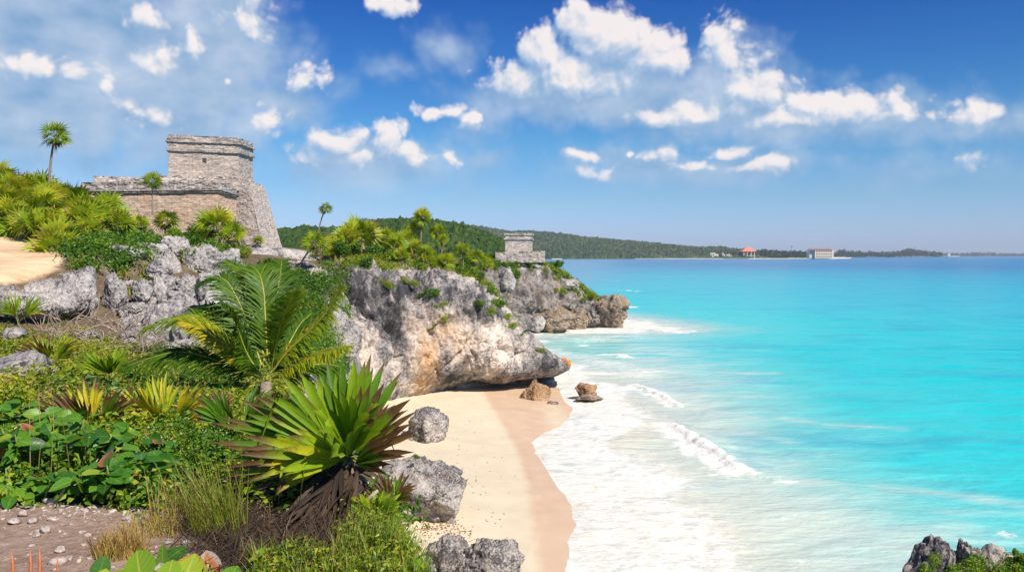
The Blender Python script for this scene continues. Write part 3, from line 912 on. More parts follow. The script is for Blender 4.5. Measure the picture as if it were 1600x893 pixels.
BREAK = [([(1046, 655), (1062, 668), (1090, 690), (1125, 712), (1165, 735), (1200, 748)], 1.05, 1.3), ([(978, 597), (1010, 606), (1045, 622), (1075, 640)], .9, 1.1), ([(1200, 748), (1250, 752)], .45, .8),
         ([(940, 556), (968, 553), (995, 560)], 1.4, .95), ([(957, 470), (975, 477), (1000, 481)], 2.6, 1.25), ([(1030, 513), (1060, 518), (1085, 521)], 2.0, .9), ([(1045, 488), (1062, 491)], 2.0, .7), ([(905, 541), (925, 539)], 1.2, .8), ([(975, 452), (1005, 455)], 3.5, .8), ([(940, 437), (1010, 441)], 4, .55), ([(1560, 826), (1592, 834)], .5, .8), ([(1255, 868), (1275, 885)], .5, .8)]
ridge = np.zeros(len(sx))
_rg = fbm(np.stack([sx * .9, sy * .9, sx * 0 + 5], 1), 4)
for pts, wd, st in BREAK:
    w = np.array([((a - 800) / F * CH * F / (b - HY), CH * F / (b - HY)) for a, b in pts])
    sel = np.where((sx > w[:, 0].min() - wd * 7) & (sx < w[:, 0].max() + wd * 7) & (sy > w[:, 1].min() - wd * 7) & (sy < w[:, 1].max() + wd * 7))[0]
    if not len(sel): continue
    p = np.stack([sx[sel], sy[sel]], 1) + np.stack([_sn[sel], _sn2[sel]], 1) * wd * .30
    d = seg_dist(p, w, False)
    # which side of the crest: towards the open sea is positive
    k = np.argmin(np.linalg.norm(p[:, None] - catmull_lin(w)[None], axis=2), axis=1)
    nr = catmull_nrm(w)[k]
    sd = np.sign(((p - catmull_lin(w)[k]) * nr).sum(1)) * d
    h = np.where(sd < 0, np.exp(-(sd / (wd * .45)) ** 2), np.exp(-(sd / (wd * 1.7)) ** 2))
    endf = np.clip(np.minimum(k, len(catmull_lin(w)) - 1 - k) / 9.0, 0, 1)
    ridge[sel] = np.maximum(ridge[sel], h * st * endf * np.clip(.75 + .4 * _sn2[sel], .2, 1.3) * (len(w) > 3))
    fm = np.where(sd > 0, np.exp(-(sd / (wd * .42)) ** 2), np.exp(-(sd / (wd * 2.1)) ** 2)) * st * (1.12 + .55 * _rg[sel]) * (.35 + .65 * endf)
    foam[sel] = np.maximum(foam[sel], np.clip(fm, 0, 1.35))
MILK = [([(1050, 578), (1130, 580), (1205, 584)], 1.3, 1), ([(1230, 655), (1300, 662), (1400, 670)], .8, .75), ([(1380, 762), (1480, 770), (1590, 786)], .8, 1.0), ([(1280, 780), (1390, 772)], .8, .8), ([(1090, 640), (1180, 655)], .9, .55), ([(1110, 668), (1230, 690)], .8, .6),
        ([(1080, 615), (1200, 620)], 1.0, .6), ([(1200, 745), (1330, 765)], .9, .9), ([(1000, 700), (1300, 850), (1500, 830)], 1.6, .8), ([(1180, 800), (1450, 880)], 2.0, .9), ([(1000, 560), (1070, 575)], 1.6, .9), ([(1100, 545), (1200, 548)], 1.5, .4), ([(1350, 835), (1600, 845)], .8, .8), ([(1480, 800), (1600, 800)], .6, .5), ([(900, 893), (1150, 870), (1420, 862)], 3.0, .95), ([(1000, 750), (1150, 800), (1330, 840)], 2.2, .9), ([(900, 700), (1050, 735), (1150, 790)], 2.6, .9), ([(830, 520), (960, 530), (1010, 555), (1030, 590)], 9, 1.0), ([(880, 520), (1000, 545)], 4, .8)]
milk = np.zeros(len(sx))
for pts, wd, st in MILK:
    milk = np.maximum(milk, px_blob(pts, wd, st))
# brushed foam left on the swash behind the breaker
sw = px_blob([(900, 650), (960, 690), (1010, 740), (1000, 800), (960, 850), (900, 893)], 2.6, .95)
foam = np.maximum(foam, sw * (.82 + .35 * _sn))
foam = np.maximum(foam, px_blob([(1010, 760), (1080, 800), (1150, 890)], 1.6, .62))
foam = np.maximum(foam, px_blob([(880, 590), (940, 620), (1000, 650)], 2.2, .95))
foam = np.maximum(foam, px_blob([(835, 520), (900, 530), (980, 526)], 7, .80) * (.9 + .3 * _sn))
foam = np.maximum(foam, px_blob([(850, 548), (930, 562), (1000, 585)], 4.5, .88) * (.9 + .3 * _sn))
foam = np.maximum(foam, px_blob([(1290, 401.2), (1400, 401.6)], 260, .7))
amp = np.clip(dist / 60, .3, 2.2)
ph = off_c + 1.5 * _sn
swell = np.sin(ph * .55) * .10 * np.exp(-off_c / 30) + fbm(np.stack([sx * .12, sy * .25, sx * 0 + 9], 1), 4) * .10 * np.clip(off_c / 10, 0, 1)
swell *= (dist < 600)
chop = fbm(np.stack([sx * 1.1, sy * 1.1, sx * 0], 1), 3) * .05 * np.clip(foam, 0, 1) * (dist < 180) * np.clip(off_c / 3, .1, 1)
szz = swell + ridge * .26 + chop
szz = np.where(sy < 90, np.minimum(szz, .015 + np.maximum(off_c, 0) * .35), szz)
_n = len(_su)
_i = np.arange(len(_sy) - 1)[:, None] * _n + np.arange(_n - 1)[None]
Qs = np.stack([_i, _i + 1, _i + 1 + _n, _i + _n], -1).reshape(-1, 4)
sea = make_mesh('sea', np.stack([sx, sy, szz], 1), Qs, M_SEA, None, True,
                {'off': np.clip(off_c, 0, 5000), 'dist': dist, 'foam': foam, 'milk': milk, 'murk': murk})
tag(sea, kind='structure')


# ------------------------------------------------------------------ cliffs: sheets lofted through points read off the photo
def catmull(A, n):
    """(k, ...) control rows -> n rows"""
    A = np.asarray(A, float)
    k = len(A)
    t = np.linspace(0, k - 1, n)
    i = np.clip(t.astype(int), 0, k - 2)
    f = (t - i)[(...,) + (None,) * (A.ndim - 1)]
    p0, p1, p2, p3 = A[np.clip(i - 1, 0, k - 1)], A[i], A[i + 1], A[np.clip(i + 2, 0, k - 1)]
    return .5 * ((2 * p1) + (-p0 + p2) * f + (2 * p0 - 5 * p1 + 4 * p2 - p3) * f ** 2 + (-p0 + 3 * p1 - 3 * p2 + p3) * f ** 3)


def grid_normals(Pg):
    du = np.gradient(Pg, axis=0); dv = np.gradient(Pg, axis=1)
    n = np.cross(du, dv)
    return n / (np.linalg.norm(n, axis=2)[..., None] + 1e-9)


def cliff_sheet(name, columns, nu, nv, mat, amp=1.0, dents=(), ochre=None, bright=None, dark=None, seed=0.0, freq=1.0, edge_rows=.12, low=0.0, taper=0.0):
    C = np.array([[P(*q) for q in col] for col in columns])       # (cols, rows, 3)
    G1 = catmull(C, nu)
    G2 = catmull(G1.transpose(1, 0, 2), nv)                       # (nv, nu, 3)
    N = grid_normals(G2)
    toward = -G2 + np.array([0, 0, CH])
    if (N * toward).sum() < 0: N = -N
    p = G2.reshape(-1, 3) + seed
    v = p * np.array([1, 1, .55]) * freq
    d = fbm(v * .16, 4) * 1.0
    f1, f2, cid = worley(v * .30 + fbm(v * .35, 2)[:, None] * .35, 3)
    d += (np.minimum(f2 - f1, .10) / .10 - .8) * .42 + ((cid % 17) / 17 - .5) * 1.0
    f1, f2, cid = worley(v * np.array([.95, .95, .7]) + fbm(v * .8, 2)[:, None] * .3, 8)
    d += (np.minimum(f2 - f1, .08) / .08 - .8) * .20 + ((cid % 13) / 13 - .5) * .40
    f1, f2, cid = worley(v * 2.3 + fbm(v * 1.7, 2)[:, None] * .2, 21)
    d += (np.minimum(f2 - f1, .10) / .10 - .8) * .07 + ((cid % 11) / 11 - .5) * .16
    zz_ = p[:, 2] * freq + fbm(p * .25 * freq, 3) * 1.1
    d += (np.abs((zz_ * .62) % 1.0 - .5) * 2 - .5) * .34 * np.clip(.4 + fbm(p * .2 + 8, 2), 0, 1)
    d += (ridged(p * np.array([1.1, 1.1, .24]) * freq, 5, .55) - 1.0) * .22
    d += fbm(p * 2.6, 4, .6) * .12
    u = np.linspace(0, 1, nv)[:, None] * np.ones((1, nu))
    w = (np.clip(np.minimum(u / edge_rows, 1), .25, 1) * (1 - low * sstep(.46, .74, u))).ravel()
    d = d * w * amp * (1 - taper * sstep(.55, .85, np.linspace(0, 1, nu)[None, :] * np.ones((nv, 1)))).ravel()
    px, py = proj(G2.reshape(-1, 3))
    for (a, b, ra, rb, dep) in dents:
        d -= dep * np.exp(-((px - a) / ra) ** 2 - ((py - b) / rb) ** 2)
    V = G2.reshape(-1, 3) + N.reshape(-1, 3) * d[:, None]
    r, c = G2.shape[:2]
    i = np.arange(r - 1)[:, None] * c + np.arange(c - 1)[None]
    Q = np.stack([i, i + 1, i + 1 + c, i + c], -1).reshape(-1, 4)
    px, py = proj(V)
    att = {}
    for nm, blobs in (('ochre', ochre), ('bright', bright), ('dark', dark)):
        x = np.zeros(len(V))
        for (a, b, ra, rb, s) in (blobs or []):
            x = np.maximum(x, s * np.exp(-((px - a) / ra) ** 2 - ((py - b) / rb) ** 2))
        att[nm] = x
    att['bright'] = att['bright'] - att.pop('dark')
    o = make_mesh(name, V, Q, mat, None, True, att)
    tag(o, kind='structure')
    return o, V


CL1 = [
    [(440, 408, 62), (448, 440, 57), (452, 490, 54.5), (460, 550, 53), (470, 610, 52), (480, 670, 51), (485, 700, 52)],
    [(500, 412, 68), (500, 440, 61), (495, 490, 57.5), (500, 550, 55.5), (512, 610, 54.5), (522, 665, 55), (530, 690, 56)],
    [(560, 405, 71), (560, 434, 63), (558, 490, 60), (566, 550, 58.5), (578, 605, 58.5), (588, 645, 60), (596, 655, 62)],
    [(645, 405, 74), (640, 432, 65), (636, 490, 62), (640, 545, 61), (648, 590, 62), (656, 614, 64), (664, 622, 67)],
    [(705, 420, 77), (715, 452, 67), (712, 505, 65), (715, 550, 65), (720, 582, 66), (728, 598, 69), (736, 604, 73)],
    [(765, 454, 80), (771, 488, 70), (775, 520, 67.5), (778, 552, 67), (782, 578, 67.3), (790, 593, 70), (796, 597, 80)],
    [(810, 508, 81), (821, 527, 74), (828, 544, 71.5), (832, 558, 71), (834, 577, 71.2), (834, 588, 73.5), (832, 592, 82)],
    [(846, 540, 82), (860, 553, 78), (876, 560, 75.5), (888, 568, 74.5), (887, 578, 74.8), (874, 585, 76), (862, 589, 81)],
    [(842, 540, 85), (850, 551, 85), (860, 556, 84), (868, 564, 83.5), (868, 573, 83.5), (860, 580, 84), (850, 585, 85)],
]
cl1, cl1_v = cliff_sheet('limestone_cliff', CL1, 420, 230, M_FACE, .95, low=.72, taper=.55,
    dents=[(585, 478, 30, 13, 1.4), (612, 505, 16, 26, 2.0), (625, 545, 8, 34, .9), (545, 462, 14, 12, .8), (700, 470, 8, 12, .6), (650, 460, 10, 22, .5)],
    ochre=[(668, 560, 18, 52, 1.0), (690, 520, 26, 26, .8), (660, 600, 14, 26, .95), (715, 530, 26, 30, .45), (650, 510, 18, 22, .4)],
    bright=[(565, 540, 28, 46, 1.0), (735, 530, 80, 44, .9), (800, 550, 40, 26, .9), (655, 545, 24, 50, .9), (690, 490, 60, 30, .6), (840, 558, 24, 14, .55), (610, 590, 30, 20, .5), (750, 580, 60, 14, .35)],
    dark=[(560, 452, 40, 18, .9), (620, 450, 50, 16, .9), (700, 462, 30, 14, .7), (760, 492, 26, 12, .6), (612, 500, 14, 26, 1.0), (630, 550, 7, 40, .8), (590, 490, 34, 8, .9), (712, 500, 8, 34, .5), (760, 545, 14, 24, .35), (855, 572, 30, 8, .5), (700, 590, 60, 10, .4)])  # weathered dark tops; shade put into the colour of cave, cracks and undersides
CL2 = [
    [(742, 428, 124), (742, 448, 121), (744, 470, 119), (746, 490, 118), (750, 505, 118), (752, 520, 119)],
    [(775, 418, 131), (772, 428, 127), (776, 455, 125), (782, 480, 124), (795, 500, 123), (800, 520, 124)],
    [(800, 412, 139), (802, 438, 131), (806, 460, 128.5), (812, 482, 128), (818, 502, 128), (820, 516, 130)],
    [(836, 412, 142), (836, 446, 133), (838, 466, 131), (842, 485, 131), (846, 502, 132), (848, 517, 134)],
    [(868, 420, 143), (872, 452, 136), (874, 470, 133.5), (878, 487, 133), (882, 502, 134), (884, 517, 136)],
    [(900, 444, 144), (908, 462, 138), (910, 476, 136), (912, 490, 135.5), (916, 503, 136), (918, 516, 137)],
    [(925, 462, 145), (936, 470, 139), (940, 482, 137.5), (944, 494, 137), (948, 504, 137), (950, 516, 138)],
    [(940, 470, 152), (950, 474, 150), (958, 484, 149), (962, 494, 148), (964, 503, 148), (966, 515, 148)],
]
cl2, cl2_v = cliff_sheet('limestone_cliff', CL2, 260, 130, M_CLIFF, 1.6, seed=41.0, freq=.62,
    dents=[(836, 468, 4, 24, 1.6), (800, 455, 12, 22, 1.6), (868, 472, 4, 20, 1.0), (895, 490, 16, 10, 2.0), (905, 505, 12, 8, 1.6), (815, 490, 30, 6, 1.0)])
# ------------------------------------------------------------------ hills, far coast, haze
def canopy_sheet(name, X0, X1, nx, Y0, Y1, ny, hfun, cell, hh, mat, label, seed, jag=.4):
    xs, ys = np.linspace(X0, X1, nx), np.linspace(Y0, Y1, ny)
    X, Y = np.meshgrid(xs, ys)
    x, y = X.ravel(), Y.ravel()
    r = np.random.default_rng(seed)
    x = x + r.normal(size=len(x)) * (xs[1] - xs[0]) * .3
    y = y + r.normal(size=len(x)) * (ys[1] - ys[0]) * .3
    h = hfun(x, y)
    f1, f2, cid = worley(np.stack([x / cell, y / cell, x * 0], 1), 5)
    g1, g2, cid2 = worley(np.stack([x / cell * 2.3, y / cell * 2.3, x * 0], 1), 9)
    dome = np.sqrt(np.clip(1 - (f1 / .75) ** 2, 0, 1)) * hh * (.6 + .8 * (cid / 255.0))
    dome += np.sqrt(np.clip(1 - (g1 / .8) ** 2, 0, 1)) * hh * .35
    z = h + dome * sstep(.5, 3, h) + r.normal(size=len(x)) * jag * sstep(.5, 3, h)
    rnd = np.clip(.25 + .5 * (cid / 255.0) + .2 * (cid2 / 255.) + r.normal(size=len(x)) * .10, 0, 1)
    i = np.arange(ny - 1)[:, None] * nx + np.arange(nx - 1)[None]
    Q = np.stack([i, i + 1, i + 1 + nx, i + nx], -1).reshape(-1, 4)
    o = make_mesh(name, np.stack([x, y, z], 1), Q, mat, None, False, {'rnd': rnd})
    tag(o, label, 'forest', kind='stuff')
    return o


# near wooded hill behind the headland
def ridge_z(profile, Y):
    p = np.array(profile, float)
    return (p[:, 0] - 800) / F * Y, CH - (p[:, 1] - HY) / F * Y


HX, HZ = ridge_z([(330, 372), (400, 360), (450, 356), (500, 356), (540, 354), (570, 349), (605, 345), (650, 343), (690, 346), (730, 352), (762, 361), (788, 374), (808, 390), (822, 403), (840, 412)], 560)
def near_hill(x, y):
    top = np.interp(x * 560 / np.minimum(y, 560), HX, HZ, left=HZ[0], right=-4)
    t = sstep(330, 560, y) * (1 - .5 * sstep(570, 760, y))
    n = fbm(np.stack([x * .012, y * .012, x * 0], 1), 3) * 3
    return np.where(top < 1.5, -1.0, np.maximum(2 + (top - 6) * t + n * t, -1))
canopy_sheet('hill_forest', -235, 36, 330, 335, 740, 300, near_hill, 5.2, 3.4, M_FOREST, 'dark green forest covering the round hill behind the headland', 3, .55)

FX, FZ = ridge_z([(620, 352), (700, 356), (760, 362), (800, 368), (840, 369), (880, 371), (920, 375), (960, 379), (1000, 382.5), (1040, 386), (1080, 389), (1110, 390.5), (1150, 392.5), (1180, 394.5), (1230, 397)], 3300)
def far_hill(x, y):
    xx = x * 3300 / y
    top = np.interp(xx, FX, FZ, left=FZ[0], right=2)
    shore = np.interp(x, [-900, 170, 500, 780, 960, 1200], [2500, 2600, 2760, 2790, 2900, 3100])
    t = .03 + .97 * np.clip((y - shore) / 560, 0, 1) ** .8
    n = fbm(np.stack([x * .004, y * .004, x * 0], 1), 4) * 9 * sstep(0, 500, y - shore)
    return np.where(y > shore, top * t + n, -1.0)
canopy_sheet('coast_forest', -600, 1150, 620, 2560, 3450, 190, far_hill, 16, 9, M_FARFOREST, 'hazy forested ridge along the far shore of the bay', 5, 2.2)

# low land under and beyond it: one strip of sand and soil
M_FARSAND = plain('far_sand', (.74, .66, .52), .9, .1, .02, .15)
M_FARSOIL = plain('far_soil', (.16, .17, .10), .9, .1, .01, .3)
def strip(name, edge_near, edge_far, z, mat):
    n = len(edge_near)
    V = [(x, y, z) for x, y in edge_near] + [(x, y, z) for x, y in edge_far] + [(x, y, -3) for x, y in edge_near]
    Q = [(i, i + 1, n + i + 1, n + i) for i in range(n - 1)] + [(2 * n + i, 2 * n + i + 1, i + 1, i) for i in range(n - 1)]
    o = make_mesh(name, V, np.array(Q), mat, None, False)
    tag(o, kind='structure')
    return o
def W0(px, py): 
    Y = CH * F / (py - HY)
    return ((px - 800) / F * Y, Y)
strip('far_beach', [W0(862, 404.6), W0(930, 404.2), W0(1040, 404.3), W0(1130, 404.2), W0(1170, 404.3), W0(1230, 404.1), W0(1300, 404.0), W0(1330, 403.7)],
      [W0(800, 402), W0(930, 402.2), W0(1040, 402.2), W0(1120, 402.3), W0(1175, 402.0), W0(1230, 401.9), W0(1300, 401.6), W0(1332, 403.0)], 1.6, M_FARSAND)
strip('far_shore', [(x, y) for x, y in [W0(700, 402.4), W0(1000, 402.6), W0(1180, 402.2), W0(1270, 401.8), W0(1310, 401.2), W0(1480, 400.8)]],
      [(x, y) for x, y in [W0(700, 400.6), W0(1000, 400.6), W0(1180, 400.6), W0(1270, 400.5), W0(1330, 400.4), W0(1500, 400.3)]], 3.0, M_FARSOIL)
strip('far_beach', [W0(1305, 400.9), W0(1400, 400.75), W0(1500, 400.6)], [W0(1300, 400.5), W0(1400, 400.5), W0(1500, 400.45)], 4.2, M_FARSAND)
strip('far_shore', [W0(1440, 400.1), W0(1540, 400.0), W0(1640, 399.9)], [W0(1440, 399.8), W0(1540, 399.8), W0(1640, 399.8)], 5.0, M_FARSOIL)


def tree_line(name, pts, hgt, dens, mat, label, seed, size):
    """a line of distant trees as one mass of leafy lumps; pts (px, base py, distance)"""
    r = np.random.default_rng(seed)
    mb = MB()
    for (a, b) in zip(pts[:-1], pts[1:]):
        n = max(2, int(abs(b[0] - a[0]) * dens))
        for k in range(n):
            t = r.random()
            px, Y = a[0] + (b[0] - a[0]) * t, a[1] + (b[1] - a[1]) * t
            h0 = hgt(px) * (.55 + .6 * r.random())
            x = (px - 800) / F * Y
            m = 14
            c = np.stack([r.normal(size=m) * size * .8, r.normal(size=m) * size, 3 + h0 * (.15 + .85 * r.random(m) ** .8)], 1) + (x, Y, 0)
            for q in c:
                d = r.normal(size=(3, 3)) * size * .55
                mb.add(q + d, tris=[(0, 1, 2)], rnd=np.clip(r.normal(.45, .22), 0, 1))
    o = mb.build(name, mat)
    tag(o, label, 'trees', kind='stuff')
tree_line('coast_trees', [(1085, 2900), (1160, 2860), (1195, 2870), (1275, 2950)], lambda p: np.interp(p, [1085, 1150, 1178, 1190, 1215, 1275], [16, 17, 20, 27, 22, 19]), 3.0, M_FARFOREST, 'dark trees behind the far beach on either side of the pavilion', 5, 5.5)
tree_line('coast_trees', [(1304, 4200), (1400, 4600), (1470, 5000)], lambda p: np.interp(p, [1304, 1316, 1330, 1400, 1410, 1420, 1440, 1470], [22, 34, 26, 24, 36, 44, 36, 22]), 2.2, M_FARFOREST, 'low hazy trees on the spit right of the pale hotel', 6, 8)
tree_line('coast_trees', [(1450, 8500), (1640, 9500)], lambda p: np.interp(p, [1450, 1525, 1540, 1560, 1640], [16, 30, 42, 24, 16]), 1.4, M_FARFOREST, 'faint blue strip of trees on the horizon at far right', 8, 14)

# the beach pavilion, hotel and houses across the bay
M_TILE = plain('orange_thatch', (.80, .23, .12), .85, .1, .12, .2)
M_WHITEW = plain('white_render', (.58, .55, .50), .8, .1, .1, .08)
M_CREAM = plain('cream_render', (.80, .66, .46), .8, .1, .1, .08)
M_ROOFR = plain('brown_roof', (.34, .19, .15), .85, .1, .1, .2)
M_DARKW = plain('dark_window', (.10, .075, .06), .4, .4)
def xz(px, Y): return (px - 800) / F * Y
def zz(py, Y): return CH - (py - HY) / F * Y
Y = 2835.0
pav = empty('beach_pavilion', (xz(1168.5, Y), Y, 1.6))
tag(pav, 'open beach pavilion with a pointed orange roof across the bay', 'pavilion')
s = Y / F
mb = MB()
h0, h1 = zz(392.6, Y) - 1.6, zz(385.0, Y) - 1.6
mb.add([(-11.5 * s, -9 * s, h0), (11.5 * s, -9 * s, h0), (11.5 * s, 9 * s, h0), (-11.5 * s, 9 * s, h0), (0, 0, h1)], [(0, 3, 2, 1)], [(0, 1, 4), (1, 2, 4), (2, 3, 4), (3, 0, 4)])
mb.build('roof', M_TILE, pav)
for a in (-8.2, -3.0, 3.0, 8.2):
    for b in (-7, 7):
        mb = MB(); mb.box(((a - .5) * s, (b - .5) * s, 0), ((a + .5) * s, (b + .5) * s, h0)); mb.build('pillar', M_WHITEW, pav)
mb = MB(); mb.box((-7 * s, -2 * s, 0), (-2.6 * s, 5 * s, h0 * .72)); mb.build('wall', M_WHITEW, pav)
mb = MB(); mb.box((2.0 * s, -1 * s, 0), (7 * s, 5 * s, h0 * .6)); mb.build('wall', M_WHITEW, pav)
mb = MB(); mb.box((-10 * s, -8.2 * s, h0 * .30), (10 * s, -7.8 * s, h0 * .36)); mb.build('railing', M_WHITEW, pav)

Y = 2800.0
s = Y / F
hot = empty('beach_hotel', (xz(1286.5, Y), Y, 1.6))
tag(hot, 'cream three-storey hotel standing alone on the sandy point', 'hotel')
z1 = zz(390.0, Y) - 1.6
mb = MB(); mb.box((-13 * s, 0, 0), (16 * s, 14 * s, z1)); mb.build('wall', M_CREAM, hot)
mb = MB(); mb.box((-20.5 * s, 4 * s, 0), (-13.02 * s, 16 * s, z1 * .98)); mb.build('wing', M_WHITEW, hot)
mb = MB()
zr = zz(387.2, Y) - 1.6
mb.add([(-21 * s, -1 * s, z1 + .05), (14.5 * s, -1 * s, z1 + .05), (14.5 * s, 17 * s, z1 + .05), (-21 * s, 17 * s, z1 + .05), (-15 * s, 7 * s, zr), (11 * s, 7 * s, zr)], [(0, 1, 5, 4), (2, 3, 4, 5), (0, 3, 2, 1)], [(1, 2, 5), (3, 0, 4)])
mb.build('roof', M_ROOFR, hot)
for r_ in range(3):
    for k in range(7):
        x = (-11.2 + k * 3.7) * s
        z = z1 * (.10 + .31 * r_)
        mb = MB(); mb.box((x, -.25, z), (x + 2.1 * s, .1, z + z1 * .17)); mb.build('window', M_DARKW, hot)
Y = 2880.0
s = Y / F
for (px, w, top, lab) in ((1107, 6, 395.0, 'flat white house among trees, left of the orange roofed pavilion'), (1129.5, 4, 397.6, 'smallest white house just left of the orange roofed pavilion'), (1121, 2.2, 396.0, 'tiny white house between two other white houses on the far shore')):
    hs_ = empty('white_house', (xz(px, Y), Y - 85, 1.6)); tag(hs_, lab, 'house')
    b = zz(400.5, Y) - 1.6; t = zz(top, Y) - 1.6
    mb = MB(); mb.box((-w * s, 0, 0), (w * s * .2, 8 * s, t)); mb.build('wall', M_WHITEW, hs_)
    mb = MB(); mb.box((w * s * .2 + .01, 1, 0), (w * s, 8 * s, t * .8)); mb.build('wing', M_WHITEW, hs_)
    mb = MB(); mb.box((-w * s * 1.05, -.6, t + .02), (w * s * .25, 8.3 * s, t + 1.2)); mb.build('roof', M_WHITEW, hs_)
    for k in range(2):
        mb = MB(); mb.box((-w * s * (.8 - .45 * k), -.2, t * .45), (-w * s * (.55 - .45 * k), .2, t * .8)); mb.build('window', M_DARKW, hs_)
# a lone far palm standing above the trees
Y = 2900.0
pl = empty('distant_palm', (xz(1236.5, Y), Y, 3)); tag(pl, 'single tall palm poking above the far trees left of the hotel', 'palm tree')
mb = MB(); top = zz(385.0, Y) - 3
mb.tube([(0, 0, 0), (.6, 0, top * .5), (1.0, 0, top)], [.8, .6, .45], 6); mb.build('trunk', M_BARK, pl)
mb = MB()
for k in range(16):
    a = k * 2.4; e = .9 - .1 * k
    d = np.array([math.cos(a), math.sin(a), e * .6]) * 5.2
    mb.add([(1, 0, top), (1 + d[0] * .5 - .8 * math.sin(a), d[1] * .5 + .8 * math.cos(a), top + d[2] * .6 + .8), (1 + d[0], d[1], top + d[2] * .5 - 1.5), (1 + d[0] * .5 + .8 * math.sin(a), d[1] * .5 - .8 * math.cos(a), top + d[2] * .6 + .8)], [(0, 1, 2, 3)], rnd=.3)
mb.build('crown', M_FARFOREST, pl)
# far white houses on the spit
for (px, w, top) in ((1462, 3, 397.4), (1483, 4.5, 396.6), (1445, 4, 398.0)):
    Y = 5200.0; s = Y / F
    hs_ = empty('distant_house', (xz(px, Y), Y, 3)); tag(hs_, 'tiny pale house on the hazy spit far right of the hotel', 'house', 'pale houses on the far spit')
    t = zz(top - 1.2, Y) - 3
    mb = MB(); mb.box((-w * s / 2, 0, 0), (w * s / 2, 4 * s, t)); mb.build('wall', M_WHITEW, hs_)
    mb = MB(); mb.box((-w * s / 2 - 1, -1, t + .02), (w * s / 2 + 1, 4.2 * s, t + 2)); mb.build('roof', M_ROOFR, hs_)

# haze: even, thin sea air
HAZE = 6.0e-5
m, n = new_mat('sea_haze')
v = n.add('ShaderNodeVolumePrincipled', {'Color': (.78, .89, 1.0, 1), 'Density': HAZE, 'Anisotropy': 0.0})
n.add('ShaderNodeOutputMaterial', {1: v}, out=None)
mb = MB(); mb.box((-70000, -70000, -4), (70000, 70000, 140))
hz = mb.build('haze', m)
tag(hz, 'thin even sea haze filling the air over the bay', 'haze', kind='stuff')
# ------------------------------------------------------------------ ruins
def wall_band(mb, foot, z0, z1, inset=0.0, step=.16, bump=.05, top_rough=0.0, closed=True, top=True, foot_top=None, seed=0.0, sides=None, uv=None, slope_top=None):
    """masonry ring: foot = plan corners (anticlockwise from above), battered towards foot_top; returns nothing, adds grids with uv stored as attributes ux, uz"""
    foot = np.array(foot, float)
    ft = np.array(foot_top, float) if foot_top is not None else foot
    m = len(foot)
    for k in range(m):
        if sides is not None and k not in sides: continue
        a, b = foot[k], foot[(k + 1) % m]
        at, bt = ft[k], ft[(k + 1) % m]
        L = np.linalg.norm(b - a)
        nu = max(2, int(L / step) + 1); H = np.max(z1) - np.min(z0); nv = max(2, int(abs(H) / step) + 1)
        u = np.linspace(0, 1, nu)[None, :, None]; v = np.linspace(0, 1, nv)[:, None, None]
        zb = np.array(z0) if np.ndim(z0) else np.full(m, z0); zt = np.array(z1) if np.ndim(z1) else np.full(m, z1)
        lo = (a + (b - a) * u); hi = (at + (bt - at) * u)
        xy = lo * (1 - v) + hi * v
        zl = zb[k] + (zb[(k + 1) % m] - zb[k]) * u[..., 0]; zh = zt[k] + (zt[(k + 1) % m] - zt[k]) * u[..., 0]
        nz = perlin(np.concatenate([xy[-1:], np.broadcast_to(zh[..., None], (1, nu, 1))], 2).reshape(-1, 3) * 1.1 + 7).reshape(1, nu) + .6 * perlin(np.concatenate([xy[-1:], np.broadcast_to(zh[..., None], (1, nu, 1))], 2).reshape(-1, 3) * 3.3 + 3).reshape(1, nu)
        zh2 = zh + nz * top_rough
        z = zl * (1 - v[..., 0]) + zh2 * v[..., 0]
        Pg = np.concatenate([xy, z[..., None]], 2)
        nrm = np.array([(b - a)[1], -(b - a)[0], 0]) / L
        q = Pg.reshape(-1, 3) + seed
        f1, f2, cid = worley(q * np.array([1.9, 1.9, 3.4]), 4)
        d = ((np.minimum(f2 - f1, .3) / .3) - .6) * bump + (cid / 255 - .5) * bump * 1.2 + fbm(q * .6, 3) * bump * 1.3
        ed = np.minimum(np.minimum(u[..., 0], 1 - u[..., 0]) * L / .12, 1) + v[..., 0] * 0
        Pg = Pg + nrm * (d.reshape(nv, nu) * np.clip(ed, 0, 1))[..., None]
        mb.grid(Pg, ux=(u[..., 0] * L + v[..., 0] * 0 + k * 7.3), uz=Pg[..., 2])
    if top:
        zt = np.array(z1) if np.ndim(z1) else np.full(m, z1)
        zi = zt - .02 - top_rough * .5
        mb.add(np.concatenate([ft, zi[:, None]], 1), tris=[(0, i, i + 1) for i in range(1, m - 1)], ux=ft[:, 0], uz=ft[:, 1])


def build_uv(mb, name, mat, parent):
    V = np.concatenate(mb.v)
    fs = []
    if mb.q: fs.append(np.concatenate(mb.q))
    if mb.t: fs.append(np.concatenate(mb.t))
    uv = np.stack([np.concatenate(mb.a['ux']), np.concatenate(mb.a['uz'])], 1)
    return make_mesh(name, V, fs, mat, parent, False, None, uv)


def offset(foot, d):
    """grow a convex plan (anticlockwise) outwards by d"""
    foot = np.array(foot, float); m = len(foot); out = []
    for k in range(m):
        p, c, n_ = foot[k - 1], foot[k], foot[(k + 1) % m]
        e1 = (c - p) / np.linalg.norm(c - p); e2 = (n_ - c) / np.linalg.norm(n_ - c)
        n1 = np.array([e1[1], -e1[0]]); n2 = np.array([e2[1], -e2[0]])
        b = (n1 + n2); b /= (1 + n1 @ n2)
        out.append(c + b * d)
    return np.array(out)


def xy(px, Y): return np.array([(px - 800) / F * Y, Y])

ruin = empty('stone_castle', (-29, 77, 12)); RL = Vector((-29, 77, 12))
tag(ruin, 'great grey stone ruin with blocky upper temple and sloping buttress on the hilltop', 'ruin')
def rel(mb):
    mb.v = [v - np.array(RL) for v in mb.v]
    return mb
